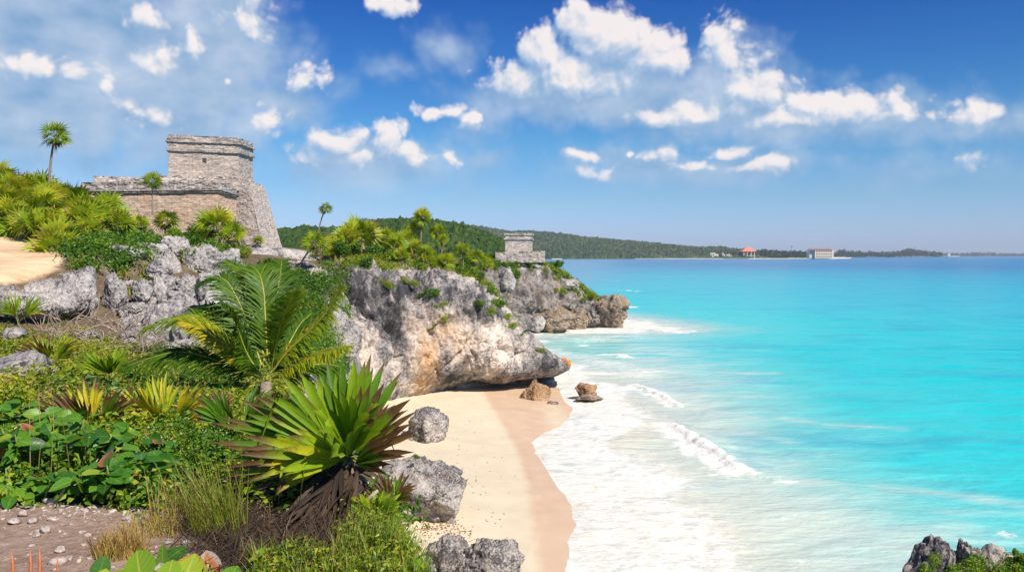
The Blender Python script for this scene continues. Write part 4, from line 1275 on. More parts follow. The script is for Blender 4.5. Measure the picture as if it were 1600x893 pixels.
# upper temple
T = [xy(263, 75), xy(373.2, 77.3), xy(395, 82.4), xy(275, 80.6)]
zt = [zz(231.5, 75), zz(236, 77.3), zz(243, 82.4), zz(243, 80.6)]
zb = [zz(272.5, 75), zz(276, 77.3), zz(281, 82.4), zz(281, 80.6)]
mb = MB(); wall_band(mb, T, np.array(zb) - .8, zt, bump=.045); build_uv(rel(mb), 'temple_wall', M_TEMPLE, ruin)
def zl(px_rows): return [zz(py, Y) for py, Y in px_rows]
YS = (75, 77.3, 82.4, 80.6)
def ring(ly, grow, mat, name, top_rough=.0, bump=.05):
    lo = [zz(ly[0][k], YS[k]) for k in range(4)]; hi = [zz(ly[1][k], YS[k]) for k in range(4)]
    mb = MB(); wall_band(mb, offset(T, grow), lo, hi, bump=bump, top_rough=top_rough, seed=3)
    o = offset(T, grow)
    mb.add(np.concatenate([o, np.array(lo)[:, None]], 1), [(0, 3, 2, 1)], ux=o[:, 0], uz=o[:, 1])
    build_uv(rel(mb), name, mat, ruin)
ring(([235.6, 240, 247, 247], [232.6, 237, 244, 244]), .17, M_CORNICE, 'lower_moulding', .0, .04)
ring(([232.4, 236.8, 243.8, 243.8], [221.8, 226.2, 234.5, 234.5]), .04, M_TEMPLE, 'frieze', .0)
ring(([221.6, 226.0, 234.3, 234.3], [219.6, 224.2, 232.4, 232.4]), .20, M_CORNICE, 'upper_moulding', .0, .04)
ring(([219.4, 224.0, 232.2, 232.2], [209.5, 215.4, 224.5, 226]), .08, M_CORNICE, 'roof_parapet', .05, .07)
hole = MB(); c = P(319, 250, 76.15); hole.box(c - (.2, .06, .17), c + (.2, .25, .17)); rel(hole).build('wall_hole', M_DARKW, ruin)
# lower terrace
D = [xy(128, 71), xy(341.5, 72.6), xy(369.5, 76.2), xy(160, 80)]
mb = MB(); wall_band(mb, D, [12.0] * 4, [zz(302.5, 71), zz(300.5, 72.6), zz(309, 76.2), zz(309, 80)], bump=.035); build_uv(rel(mb), 'terrace_wall', M_TERRACE, ruin)
YD = (71, 72.6, 76.2, 80)
def ringd(lo_, hi_, grow, mat, name, rough=.0, bump=.05):
    lo = [zz(lo_[k], YD[k]) for k in range(4)]; hi = [zz(hi_[k], YD[k]) for k in range(4)]
    o = offset(D, grow)
    mb = MB(); wall_band(mb, o, lo, hi, bump=bump, top_rough=rough, seed=5)
    mb.add(np.concatenate([o, np.array(lo)[:, None]], 1), [(0, 3, 2, 1)], ux=o[:, 0], uz=o[:, 1])
    build_uv(rel(mb), name, mat, ruin)
ringd((302.3, 300.3, 308.8, 308.8), (299.6, 297.4, 306.2, 306), .16, M_CORNICE, 'terrace_moulding', 0, .03)
ringd((299.4, 297.2, 306, 305.8), (298.0, 295.8, 304.6, 304.5), .26, M_RUBBLE, 'terrace_ledge', 0, .03)
ringd((297.9, 295.7, 304.5, 304.4), (284.5, 284.5, 294, 290), .02, M_CORNICE, 'terrace_parapet', .07, .08)
# heaps of rubble on the terrace top and the stepped base of the temple
R1 = [xy(146, 73.2), xy(232, 74.2), xy(232, 77), xy(150, 77)]
mb = MB(); wall_band(mb, R1, 16.5, [zz(275, 73.2), zz(278, 74.2), zz(278, 77), zz(275, 77)], bump=.07, top_rough=.13, step=.13); build_uv(rel(mb), 'broken_wall', M_RUBBLE, ruin)
R2 = [xy(250, 73.8), xy(372, 77.3), xy(396, 82.8), xy(262, 81.5)]
mb = MB(); wall_band(mb, R2, 18.0, [zz(273.5, 73.8), zz(276.5, 77.3), zz(280, 83), zz(280, 81.5)], bump=.09, top_rough=.10, step=.13); build_uv(rel(mb), 'temple_base', M_RUBBLE, ruin)
# battered buttress
Bt = [xy(352, 77.4), xy(414, 75.9), xy(446, 82.5), xy(370, 84)]
Tt = [xy(352, 77.9), xy(389, 77.4), xy(413, 82.6), xy(372, 84)]
mb = MB(); wall_band(mb, Bt, [11.0, 11.3, 11.6, 11.5], [zz(277, 76.6), zz(279, 76.4), zz(290, 81.6), zz(288, 84)], foot_top=Tt, bump=.05, top_rough=.12, step=.14, seed=9); build_uv(rel(mb), 'buttress', M_PALEM, ruin)

# wind temple on the second headland
wt_ = empty('small_temple', (1.4, 141, 11)); WL = Vector((1.4, 141, 11))
tag(wt_, 'small square stone temple on a stepped base at the far cliff edge', 'ruin')
def relw(mb):
    mb.v = [v - np.array(WL) for v in mb.v]; return mb
A = [xy(789.5, 138), xy(830, 139.5), xy(832, 144), xy(793, 144)]
mb = MB(); wall_band(mb, A, zz(393, 138), [zz(373.6, 138), zz(373.8, 139.5), zz(374.5, 144), zz(374, 144)], bump=.05, step=.22); build_uv(relw(mb), 'temple_wall', M_RUBBLE, wt_)
o = offset(A, .22)
mb = MB(); wall_band(mb, o, zz(374.2, 138), zz(372.0, 138), bump=.05, step=.22); mb.add(np.concatenate([o, np.full((4, 1), zz(374.2, 138))], 1), [(0, 3, 2, 1)], ux=o[:, 0], uz=o[:, 1]); build_uv(relw(mb), 'lower_moulding', M_CORNICE, wt_)
mb = MB(); wall_band(mb, offset(A, .02), zz(371.95, 138), zz(367.5, 138), bump=.06, step=.22); build_uv(relw(mb), 'frieze', M_RUBBLE, wt_)
o = offset(A, .2)
mb = MB(); wall_band(mb, o, zz(367.4, 138), zz(364.0, 138), bump=.08, step=.22, top_rough=.13); mb.add(np.concatenate([o, np.full((4, 1), zz(367.4, 138))], 1), [(0, 3, 2, 1)], ux=o[:, 0], uz=o[:, 1]); build_uv(relw(mb), 'roof_parapet', M_CORNICE, wt_)
B = [xy(774, 136.8), xy(851, 138.2), xy(850, 146), xy(776, 146)]
mb = MB(); wall_band(mb, B, zz(410, 138), [zz(393.2, 136.8), zz(392.0, 138.2), zz(392, 146), zz(393, 146)], bump=.10, step=.22, top_rough=.12); build_uv(relw(mb), 'platform', M_RUBBLE, wt_)

# low wall of worn slabs beside the buttress
def sheet_rock(name, cols, nu, nv, mat, amp, label, cat='rock', seed=0., freq=1.0):
    o, V = cliff_sheet(name, cols, nu, nv, mat, amp, seed=seed, freq=freq)
    del o['kind']
    tag(o, label, cat)
    return o
sheet_rock('stone_ledge', [
    [(384, 391, 73), (384, 394, 68), (384, 405, 67), (384, 422, 66.5)],
    [(420, 389, 74), (420, 392, 68.5), (420, 404, 67.5), (420, 424, 67)],
    [(462, 391, 75), (462, 394, 69), (462, 406, 68), (462, 424, 67.5)],
    [(505, 396, 76), (505, 399, 70), (505, 410, 69), (505, 426, 68.5)],
    [(545, 402, 77), (545, 405, 71), (546, 413, 70.5), (546, 426, 70)],
    [(562, 408, 78), (562, 411, 76), (562, 416, 75.5), (562, 426, 75)]], 140, 40, M_BOULDER, .35, 'long low ledge of tan stone at the foot of the buttress')
# ------------------------------------------------------------------ boulders
_ico = {}
def ico(n):
    if n not in _ico:
        bm = bmesh.new()
        bmesh.ops.create_icosphere(bm, subdivisions=n, radius=1)
        V = np.array([v.co[:] for v in bm.verts]); T = np.array([[v.index for v in f.verts] for f in bm.faces])
        bm.free()
        _ico[n] = (V, T)
    return _ico[n]


def boulder(px, py, Y, w, h, seed, mat, label, name='boulder', deep=.8, facets=9, rough=.10, sub=6, sink=.2, rz=0.0, holes=0.0, lean=0.0, group=None, cat='rock'):
    """px: centre, py: bottom edge, w, h: size in photo pixels"""
    V, T = ico(sub)
    r = np.random.default_rng(seed)
    U = V.copy()
    for k in range(facets):
        n_ = r.normal(size=3); n_ /= np.linalg.norm(n_)
        dd = r.uniform(.62, .88)
        s_ = U @ n_
        U = U - np.maximum(s_ - dd, 0)[:, None] * n_ * .92
    p = U + seed * 3.7
    d = fbm(p * 1.1, 4) * rough * 1.3
    f1, f2, c_ = worley(p * 1.7 + fbm(p * 1.5, 2)[:, None] * .25, 2)
    d += (np.minimum(f2 - f1, .09) / .09 - .8) * rough * .55 + ((c_ % 11) / 11 - .5) * rough * 1.6
    f1, f2, c_ = worley(p * 4.2 + fbm(p * 3, 2)[:, None] * .2, 6)
    d += (np.minimum(f2 - f1, .09) / .09 - .8) * rough * .30 + ((c_ % 13) / 13 - .5) * rough * .6
    d += fbm(p * 6, 3, .6) * rough * .35
    d += (ridged(p * 2.6, 4) - 1) * rough * .35
    if holes:
        f1, f2, c_ = worley(p * 3.3, 13)
        d -= np.exp(-(f1 / .28) ** 2) * holes
        d += fbm(p * 7, 3) * holes * .5
    U = U * (1 + d)[:, None]
    lo, hi = U.min(0), U.max(0)
    U = (U - (lo + hi) / 2) / ((hi - lo) / 2)
    m = Y / F
    U = U * np.array([w / 2, w / 2 * deep, h * (1 + sink) / 2]) * m
    U[:, 0] += lean * U[:, 2]
    c, s_ = math.cos(rz), math.sin(rz)
    zc = h * (1 - sink) / 2 * m
    U[:, 2] += zc
    o = make_mesh(name, U, T, mat, None, True, {'bright': np.zeros(len(U)), 'ochre': np.zeros(len(U))})
    o.location = tuple(P(px, py, Y))
    tag(o, label, cat, group)
    return o


boulder(668, 681, 51, 66, 46, 3, M_KARST, 'grey rounded boulder on the sand just below the main cliff', rough=.11, deep=1.3, sink=.40, facets=5, lean=.15)
boulder(656, 799, 36.5, 152, 82, 5, M_KARST, 'largest pitted boulder on the beach, with a small green tuft on top', rough=.10, deep=1.1, holes=.02, sink=.30, facets=9, lean=-.25)
boulder(622, 812, 35.5, 80, 30, 55, M_KARST, 'low dark rock fringe at the left foot of the largest beach boulder', rough=.14, deep=.9, sub=5)
boulder(705, 925, 29.2, 84, 96, 8, M_KARST, 'left of the two jagged grey rocks at the bottom edge of the beach', rough=.13, deep=1.0, holes=.03)
boulder(768, 930, 28.6, 106, 92, 12, M_KARST, 'right of the two jagged grey rocks at the bottom edge of the beach', rough=.12, deep=1.0, holes=.03)
boulder(836, 630, 68, 52, 37, 21, M_BROWN, 'ochre rock on the wet sand nearest the cliff overhang', rough=.15, facets=12, deep=.8)
boulder(863, 634, 66.5, 20, 8, 24, M_TIP, 'smallest dark wet rock beside the ochre rock', rough=.12, sub=5)
boulder(915, 624, 69, 36, 28, 29, M_BROWN, 'square ochre rock standing out in the surf', rough=.10, facets=12, sink=.1)
boulder(920, 625, 68.6, 46, 12, 31, M_TIP, 'dark tide-washed ledge around the foot of the surf rock', rough=.14, deep=1.2)
boulder(858, 517, 131, 86, 40, 35, M_TIP, 'broad ochre boulder at the waterline below the second headland', rough=.12, deep=.7)
boulder(900, 514, 135, 46, 34, 36, M_TIP, 'dark brown rock between the ochre boulder and the headland tip', rough=.12)
boulder(838, 514, 129, 34, 22, 37, M_BOULDER, 'small grey boulder left of the broad ochre boulder', rough=.1, sub=5)
boulder(956, 518, 138, 62, 60, 39, M_TIP, 'tall brown crag forming the tip of the second headland', rough=.17, facets=14, deep=.8, sink=.1, lean=-.15)
# rock ledge on the left, in order from left to right
sheet_rock('rock_ledge', [
    [(-40, 446, 38), (-40, 452, 33.5), (-40, 470, 33), (-40, 492, 33), (-40, 510, 34)],
    [(20, 446, 38), (20, 452, 33.2), (22, 472, 32.6), (24, 494, 32.8), (24, 512, 34)],
    [(70, 440, 39), (70, 447, 34), (72, 470, 33), (76, 496, 33.2), (78, 512, 34.5)],
    [(112, 428, 40), (112, 436, 35), (113, 465, 33.8), (116, 488, 34), (118, 506, 35.5)],
    [(142, 410, 41), (142, 420, 36), (142, 450, 35), (146, 476, 35), (146, 498, 36)],
    [(160, 408, 43), (160, 416, 41), (160, 446, 40), (162, 470, 40), (162, 492, 40)]], 200, 90, M_BOULDER, .42, 'long grey rock ledge below the sand patch', seed=5., freq=1.5)
RK = [(22, 616, 13.6, 92, 68, 41, 'pale smooth boulder at left beside the yellow-green bush', .05), (64, 618, 14.6, 50, 60, 42, 'rough cream rock leaning on the right of the pale smooth boulder', .12),
      (200, 416, 41, 66, 34, 43, 'pale rock topmost of the tumbled rocks, under the green creeper', .13), (250, 440, 40, 40, 40, 44, 'upright grey rock with pale top just right of the rock gap', .12),
      (178, 490, 36, 38, 66, 45, 'tall narrow grey rock flanking the dark rock gap', .10), (222, 470, 37, 36, 36, 46, 'bright white rock in the middle of the tumbled rocks', .13),
      (215, 500, 36, 56, 30, 47, 'flat layered rock below the bright white rock', .14), (212, 540, 33, 44, 50, 48, 'smooth dark grey block tilted over the shadowed hollow', .05),
      (232, 556, 31, 36, 34, 49, 'lowest pale block at the base of the tumbled rocks', .08), (262, 440, 42, 54, 52, 50, 'pointed grey rock with a sharp peak left of the palm fronds', .13),
      (302, 440, 43, 60, 56, 51, 'broad weathered rock between the pointed rock and the split spire', .14), (325, 424, 44, 34, 44, 52, 'split grey spire standing highest behind the coconut palm', .12),
      (350, 430, 45, 38, 36, 53, 'white-topped rock right of the split spire', .12), (290, 490, 40, 76, 64, 54, 'large pitted rock face behind the coconut palm fronds', .15),
      (330, 480, 42, 60, 60, 56, 'grey rock half hidden behind the upright coconut fronds', .14), (375, 440, 50, 50, 34, 57, 'low rock pile at the foot of the ruin mound', .15),
      (140, 530, 31, 34, 16, 58, 'white stone lying in the dry twigs under the ledge', .1), (22, 532, 26, 40, 22, 59, 'small white stone in the grass under the ledge', .08), (128, 545, 29, 24, 12, 60, 'flat pale stone among dry roots', .1),
      (520, 560, 52, 90, 80, 61, 'tan hollowed rock seen between the two palms', .08),
      (672, 442, 68, 26, 20, 62, 'small rounded stone at the clifftop edge', .08), (706, 448, 68.5, 24, 22, 63, 'pale knob of rock on the clifftop left of the grassy slope', .08), (790, 452, 126, 34, 34, 64, 'pale slab leaning on the headland below the small temple', .1),
      (838, 436, 139, 40, 26, 65, 'white rock outcrop among shrubs under the small temple', .14), (885, 452, 141, 44, 18, 66, 'white rock outcrop on the right shoulder of the second headland', .14), (856, 460, 139, 26, 10, 67, 'narrow pale outcrop midway down the second headland', .14)]
for (px, py, Y, w, h, sd, lab, ro) in RK:
    boulder(px, py, Y, w, h, sd, M_BOULDER, lab, rough=ro, sub=6 if w * h > 1500 else 5, deep=.9, facets=10, holes=.02)
# the crag in the bottom right corner, on a rock shelf rising from the beach
boulder(1456, 985, 8.6, 134, 150, 71, M_KARST, 'jagged grey crag with two peaks in the bottom right corner', rough=.11, holes=.08, deep=.9, facets=7, name='crag')
boulder(1522, 985, 8.5, 70, 146, 77, M_KARST, 'smaller knobbly crag joined to the right of the two-peaked crag', rough=.13, holes=.08, deep=.9, name='crag')
boulder(1625, 985, 8.2, 96, 128, 73, M_KARST, 'dark crag cut by the right edge of the frame', rough=.10, holes=.05, deep=1.0, name='crag')
V, T = ico(6)
U = V * (1 + .16 * fbm(V * 1.4 + 5, 4) + .05 * ridged(V * 3, 3))[:, None] * np.array([1.5, 1.3, 4.7]) + (5.1, 8.5, 3.4)
o = make_mesh('rock_shelf', U, T, M_KARST, None, True)
tag(o, 'grey rock shelf under the crags at the bottom right corner', 'rock')
# ------------------------------------------------------------------ plants
UP = np.array([0, 0, 1.0])
def unit(v):
    v = np.asarray(v, float)
    return v / (np.linalg.norm(v, axis=-1, keepdims=True) + 1e-9)


def fan_leaf(mb, base, axis, normal, R, nseg, spread, width, rnd, droop=.25, rows=3, fold=.25, dry=0.0, r=None, broken=0.0, curl=0.0):
    """one palmate leaf: nseg pointed segments radiating from base in the plane of axis and (axis x normal)"""
    axis = unit(axis); side = unit(np.cross(axis, normal)); normal = np.cross(side, axis)
    ts = np.linspace(0, 1, rows + 1)
    prof = np.interp(ts, [0, .12, .45, .75, 1], [.25, .62, 1, .75, 0.03])
    for k in range(nseg):
        f = (k + .5) / nseg * 2 - 1
        a = f * spread / 2 + r.normal() * .035
        L = R * (1 - .28 * abs(f) ** 2) * r.uniform(.88, 1.08)
        d = axis * math.cos(a) + side * math.sin(a)
        w = side * math.cos(a) - axis * math.sin(a)
        nn = normal * (1 - .15 * abs(f)) + d * 0
        if r.random() < broken:
            kn = r.uniform(.45, .8)
        else:
            kn = 2.0
        pts = base + d[None] * (ts * L)[:, None] + normal[None] * (.10 * L * np.sin(ts * 2.2) * (1 - abs(f) * .5))[:, None]
        dr = droop * r.uniform(.5, 1.5)
        pts = pts - UP[None] * (dr * L * ts ** 2.4)[:, None] + normal[None] * (curl * L * ts ** 2)[:, None]
        if kn < 1:
            over = np.maximum(ts - kn, 0) * L
            pts = pts - d[None] * (over * .8)[:, None] - UP[None] * (over * .9)[:, None] + w[None] * (over * r.normal() * .4)[:, None]
        ww = prof * width * r.uniform(.8, 1.15)
        le = pts - w[None] * ww[:, None] / 2 + nn[None] * (ww * fold)[:, None]
        ri = pts + w[None] * ww[:, None] / 2 + nn[None] * (ww * fold)[:, None]
        rr = np.clip(rnd + r.normal() * .10, 0, 1)
        dd = np.clip(dry + r.normal() * .10, -.2, 1.3)
        if fold > .01:
            V = np.stack([le, pts, ri], 1)
            mb.grid(V, rnd=rr, tip=np.repeat(ts, 3), dry=dd)
        else:
            V = np.stack([le, ri], 1)
            mb.grid(V, rnd=rr, tip=np.repeat(ts, 2), dry=dd)


def fan_palm(name, seed, trunk, nleaf, R, lean=(0, 0), nseg=13, width=.10, rnd=.5, spread=4.1, trunk_r=.07, dead=6, low=-.5, rows=2, petiole=.5, droop=.14, fold=0.0, mat=None, wind=(0, 0)):
    """thatch palm: trunk, crown of fans, hanging dead leaves"""
    r = np.random.default_rng(seed)
    root = empty(name)
    top = np.array([lean[0], lean[1], trunk])
    if trunk > .25:
        t = np.linspace(0, 1, 7)[:, None]
        pts = np.array([0, 0, -.3]) * (1 - t) + np.concatenate([lean[0] * t ** 1.6, lean[1] * t ** 1.6, trunk * t], 1)
        m = MB(); m.tube(pts, np.linspace(trunk_r * 1.25, trunk_r * .8, 7), 7); m.build('trunk', M_TRUNK, root, True)
    m = MB(); st = MB()
    for k in range(nleaf):
        f = (k + .5) / nleaf
        e = math.asin(low + (1 - low) * f) + r.normal() * .12
        a = k * 2.39996 + r.normal() * .25
        d = np.array([math.cos(a) * math.cos(e), math.sin(a) * math.cos(e), math.sin(e)]) + (wind[0], wind[1], 0)
        d = unit(d)
        p0 = top + d * .06
        pl_ = petiole * R * r.uniform(.8, 1.2)
        p1 = p0 + d * pl_ - UP * .06 * pl_
        st.tube([p0, (p0 + p1) / 2 + UP * .03, p1], [.014, .011, .009], 4, cap=False)
        ax = unit(d + UP * .12 + r.normal(size=3) * .15)
        nr = unit((UP - d * (UP @ d)) * .55 + unit(np.cross(d, UP) + 1e-3) * r.normal() * .75 + r.normal(size=3) * .25 + 1e-3)
        fan_leaf(m, p1, ax, nr, R * r.uniform(.75, 1.05), nseg, spread, width, np.clip(rnd + .28 * (f - .5) + r.normal() * .13, 0, 1), droop, rows, fold, dry=(-.05 if r.random() > .12 else .5), r=r)
    m.build('crown', mat or M_THATCH, root)
    st.build('leaf_stalks', M_STALK, root)
    if dead:
        m = MB()
        for k in range(dead):
            a = k * 2.4 + r.normal() * .3
            d = np.array([math.cos(a) * .55, math.sin(a) * .55, -.75])
            p1 = top + d * R * .35
            fan_leaf(m, p1, d, unit(np.array([math.cos(a), math.sin(a), .4])), R * .7, 7, 1.5, width, r.uniform(.2, .9), .35, 2, 0.0, r=r)
        m.build('dead_leaves', M_DRY, root)
    return root


def leaves(mb, C, N, L, Wd, r, rnd, spread=.9, fold=.2):
    """scatter of single leaves: centres C, outward normals N, length L, width Wd"""
    n = len(C)
    N = unit(N + r.normal(size=(n, 3)) * spread * .6)
    t = unit(np.cross(N, r.normal(size=(n, 3))))
    b = np.cross(N, t)
    l = (L * r.uniform(.6, 1.25, n))[:, None]; w = (Wd * r.uniform(.7, 1.2, n))[:, None]
    base = C - t * l / 2; tip = C + t * l / 2 - N * l * .15
    m1 = C - t * l * .08 + b * w / 2 + N * w * fold; m2 = C - t * l * .08 - b * w / 2 + N * w * fold
    V = np.stack([base, m1, tip, m2], 1).reshape(-1, 3)
    Q = np.arange(n * 4).reshape(n, 4)
    mb.add(V, Q, rnd=np.repeat(np.clip(rnd, 0, 1), 4), tip=np.tile([0, .4, 1, .4], n))


def bush_points(r, n, size, lumps=7, shell=.55):
    """points and outward normals through an uneven bush of half-size (sx, sy, sz), base at z = 0"""
    c = r.normal(size=(lumps, 3)) * np.array([.42, .42, .25]); c[:, 2] = np.abs(c[:, 2]) + .25
    rad_ = r.uniform(.28, .5, lumps)
    k = r.integers(0, lumps, n)
    d = unit(r.normal(size=(n, 3)))
    rr = rad_[k] * (shell + (1 - shell) * r.random(n)) * (1 + .12 * r.normal(size=n))
    p = c[k] + d * rr[:, None]
    p[:, 2] = np.maximum(p[:, 2], .02 * r.random(n))
    return p * np.array(size), d, k


def shrub(name, seed, size, nleaf, L, Wd, mat, rnd=.45, stems=7, lumps=8):
    r = np.random.default_rng(seed)
    root = empty(name)
    p, d, k = bush_points(r, nleaf, size, lumps)
    lr = r.normal(size=lumps) * .12
    m = MB(); leaves(m, p, d + UP * .35, np.full(nleaf, L), np.full(nleaf, Wd), r, rnd + lr[k] + r.normal(size=nleaf) * .16)
    m.build('foliage', mat, root)
    m = MB()
    for s in range(stems):
        a = r.uniform(0, 6.28); e = np.array([math.cos(a) * size[0] * .5, math.sin(a) * size[1] * .5, size[2] * r.uniform(.4, .8)])
        m.tube([(0, 0, -.1), e * .45 + r.normal(size=3) * .04, e], [.022 * size[2] + .006, .012 * size[2] + .004, .004], 5)
    m.build('stems', M_BARK, root, True)
    return root


# prototypes: full-detail kinds, copied below
protos = []
for s in range(4):
    protos.append(fan_palm('fan_palm', 100 + s, .55 + .25 * s, 20, .95, (.1 * s, -.1), 13, .12, .50 + .05 * s, low=-.35, dead=5))
slim = fan_palm('slender_fan_palm', 140, 3.4, 20, .80, (.38, 0), 12, .085, .34, low=-.6, dead=9, trunk_r=.075, wind=(.42, 0))
slim2 = fan_palm('slender_fan_palm', 141, 2.6, 24, .85, (-.1, 0), 12, .10, .55, low=-.6, dead=6, trunk_r=.07, wind=(-.12, 0))
used = set()


def put(proto, loc, rz, sc, label, cat, group=None, rot=None):
    if id(proto) not in used and rot is None:
        used.add(id(proto)); o = proto
        o.location = loc; o.rotation_euler = (0, 0, rz); o.scale = (sc,) * 3
    else:
        o = dup(proto, loc, rz, sc, rot)
    for k in ('label', 'category', 'group'):
        if k in o: del o[k]
    tag(o, label, cat, group)
    return o


r0 = np.random.default_rng(5)
# thicket of fan palms on the slope left of the ruin: (px, crown py, distance, scale)
TH = []
for (px0, px1, Y, top0, top1, n) in ((-25, 30, 62, 282, 292, 6), (30, 110, 62, 292, 312, 8), (-20, 60, 59, 305, 330, 8), (60, 130, 60, 318, 338, 7), (-20, 70, 56, 328, 350, 7), (70, 150, 57, 345, 365, 6), (110, 190, 61, 345, 368, 5), (10, 80, 53, 345, 365, 4)):
    for k in range(n):
        px = px0 + (px1 - px0) * (k + .5) / n + r0.normal() * 5
        py = top0 + (top1 - top0) * (k + .5) / n + r0.normal() * 5
        TH.append((px, py, Y + r0.normal() * 1.0, r0.uniform(.95, 1.35)))
for i, (px, py, Y, sc) in enumerate(TH):
    q = P(px, py, Y)
    pr = protos[i % 4]
    g = zg(q[0], q[1])
    zc = q[2] - (.55 + .25 * (i % 4)) * sc
    put(pr, (q[0], q[1], min(max(zc, g - .3), g + .5)), r0.uniform(0, 6.28), sc, 'fan palm growing in the dense thicket on the slope left of the ruin', 'palm tree', 'fan palms in the thicket left of the ruin')


def palm_at(proto, px, py_crown, Y, sc, label, h=None, rz=None, py_base=None):
    """place so that the crown centre sits at the pixel"""
    q = P(px, py_crown, Y)
    hh = h * sc
    return put(proto, (q[0], q[1], q[2] - hh), r0.uniform(0, 6.28) if rz is None else rz, sc, label, 'palm tree')


palm_at(slim, 76, 212, 61.5, 1.15, 'lone wind-blown palm standing tall on the skyline left of the ruin', 3.4, 0.0)
pp = fan_palm('slender_fan_palm', 142, 2.5, 24, .70, (0, 0), 12, .085, .42, low=-.6, dead=8, trunk_r=.05)
palm_at(pp, 238, 283, 68.5, 1.0, 'thin palm standing right in front of the ruin terrace wall', 2.5, 0)
pp = fan_palm('slender_fan_palm', 143, 2.6, 20, .62, (.75, 0), 12, .08, .5, low=-.6, dead=7, trunk_r=.075)
palm_at(pp, 497, 326, 72, .82, 'small-headed palm leaning right on the skyline right of the buttress', 2.6, 0)
pp = fan_palm('slender_fan_palm', 144, 3.9, 22, .85, (2.1, -.3), 12, .09, .45, low=-.6, dead=8, trunk_r=.075)
palm_at(pp, 450, 378, 62, 1.0, 'palm with long pale trunk leaning right over the ledge below the buttress', 3.9, 0)
pp = fan_palm('slender_fan_palm', 145, 3.0, 30, .80, (.2, 0), 12, .10, .6, low=-.9, dead=4, trunk_r=.07, wind=(-.1, 0))
palm_at(pp, 657, 338, 75, .92, 'tallest palm on the headland with shaggy double-tiered crown', 3.0, 0)
palm_at(slim2, 650, 358, 75.5, .85, 'second palm sharing the clump of the tallest headland palm', 2.6, 0)
palm_at(slim2, 684, 362, 74.5, .78, 'yellowish palm just right of the tallest headland palm', 2.6, 1.5)
palm_at(slim2, 690, 375, 74, .62, 'short palm hanging below the yellowish headland palm', 2.6, 2.5)
palm_at(slim2, 724, 390, 75, .75, 'rightmost palm on the headland with a rounded orange-green head', 2.6, .6)
palm_at(slim2, 664, 396, 70, .80, 'yellow-green palm at the cliff edge below the tallest palm', 2.6, 2.0)
palm_at(protos[3], 74, 392, 41, 1.15, 'stout palm on the sand patch casting a shadow to its left', 1.3)
palm_at(protos[1], 95, 380, 43, 1.2, 'bright palm behind the stout palm at the sand patch', .8)
palm_at(protos[2], 116, 322, 66, 1.1, 'dark rusty palm touching the left end of the ruin terrace', 1.05)
palm_at(protos[0], 163, 328, 65, 1.4, 'bright round palm below the left end of the ruin terrace', .55)
palm_at(protos[2], 160, 345, 62, 1.3, 'green palm under the bright round palm near the terrace', 1.05)
palm_at(protos[3], 345, 352, 64, 1.35, 'large shaggy palm with brown skirt in front of the terrace corner', 1.3)
palm_at(protos[0], 362, 366, 63, 1.0, 'yellow palm at the right side of the large shaggy palm', .55)
palm_at(protos[1], 258, 345, 66, .9, 'small palm under the thin palm in front of the terrace wall', .8)
palm_at(protos[2], 218, 350, 66, .8, 'small yellow palm at the middle of the terrace wall foot', 1.05)
palm_at(protos[0], 403, 376, 69, .42, 'tiny palm sprouting at the base of the buttress', .55)
palm_at(protos[1], 566, 368, 72, 1.65, 'big rounded yellow-green palm clump on the crest of the headland', .8)
palm_at(protos[2], 545, 375, 71, 1.3, 'fan palm at the left foot of the big rounded headland clump', 1.05)
for i, (px, py, Y, sc) in enumerate([(615, 382, 72, 1.0), (635, 378, 74, 1.1), (600, 372, 76, 1.0), (522, 385, 70, .9), (505, 390, 69, .9), (650, 388, 72, .8), (672, 408, 70, .7), (700, 408, 72, .75), (745, 402, 78, .8), (760, 412, 84, .8), (625, 400, 69, .7)]):
    palm_at(protos[i % 4], px, py, Y, sc, 'fan palm among the bushes on the headland top', .55 + .25 * (i % 4))['group'] = 'fan palms on the headland top'


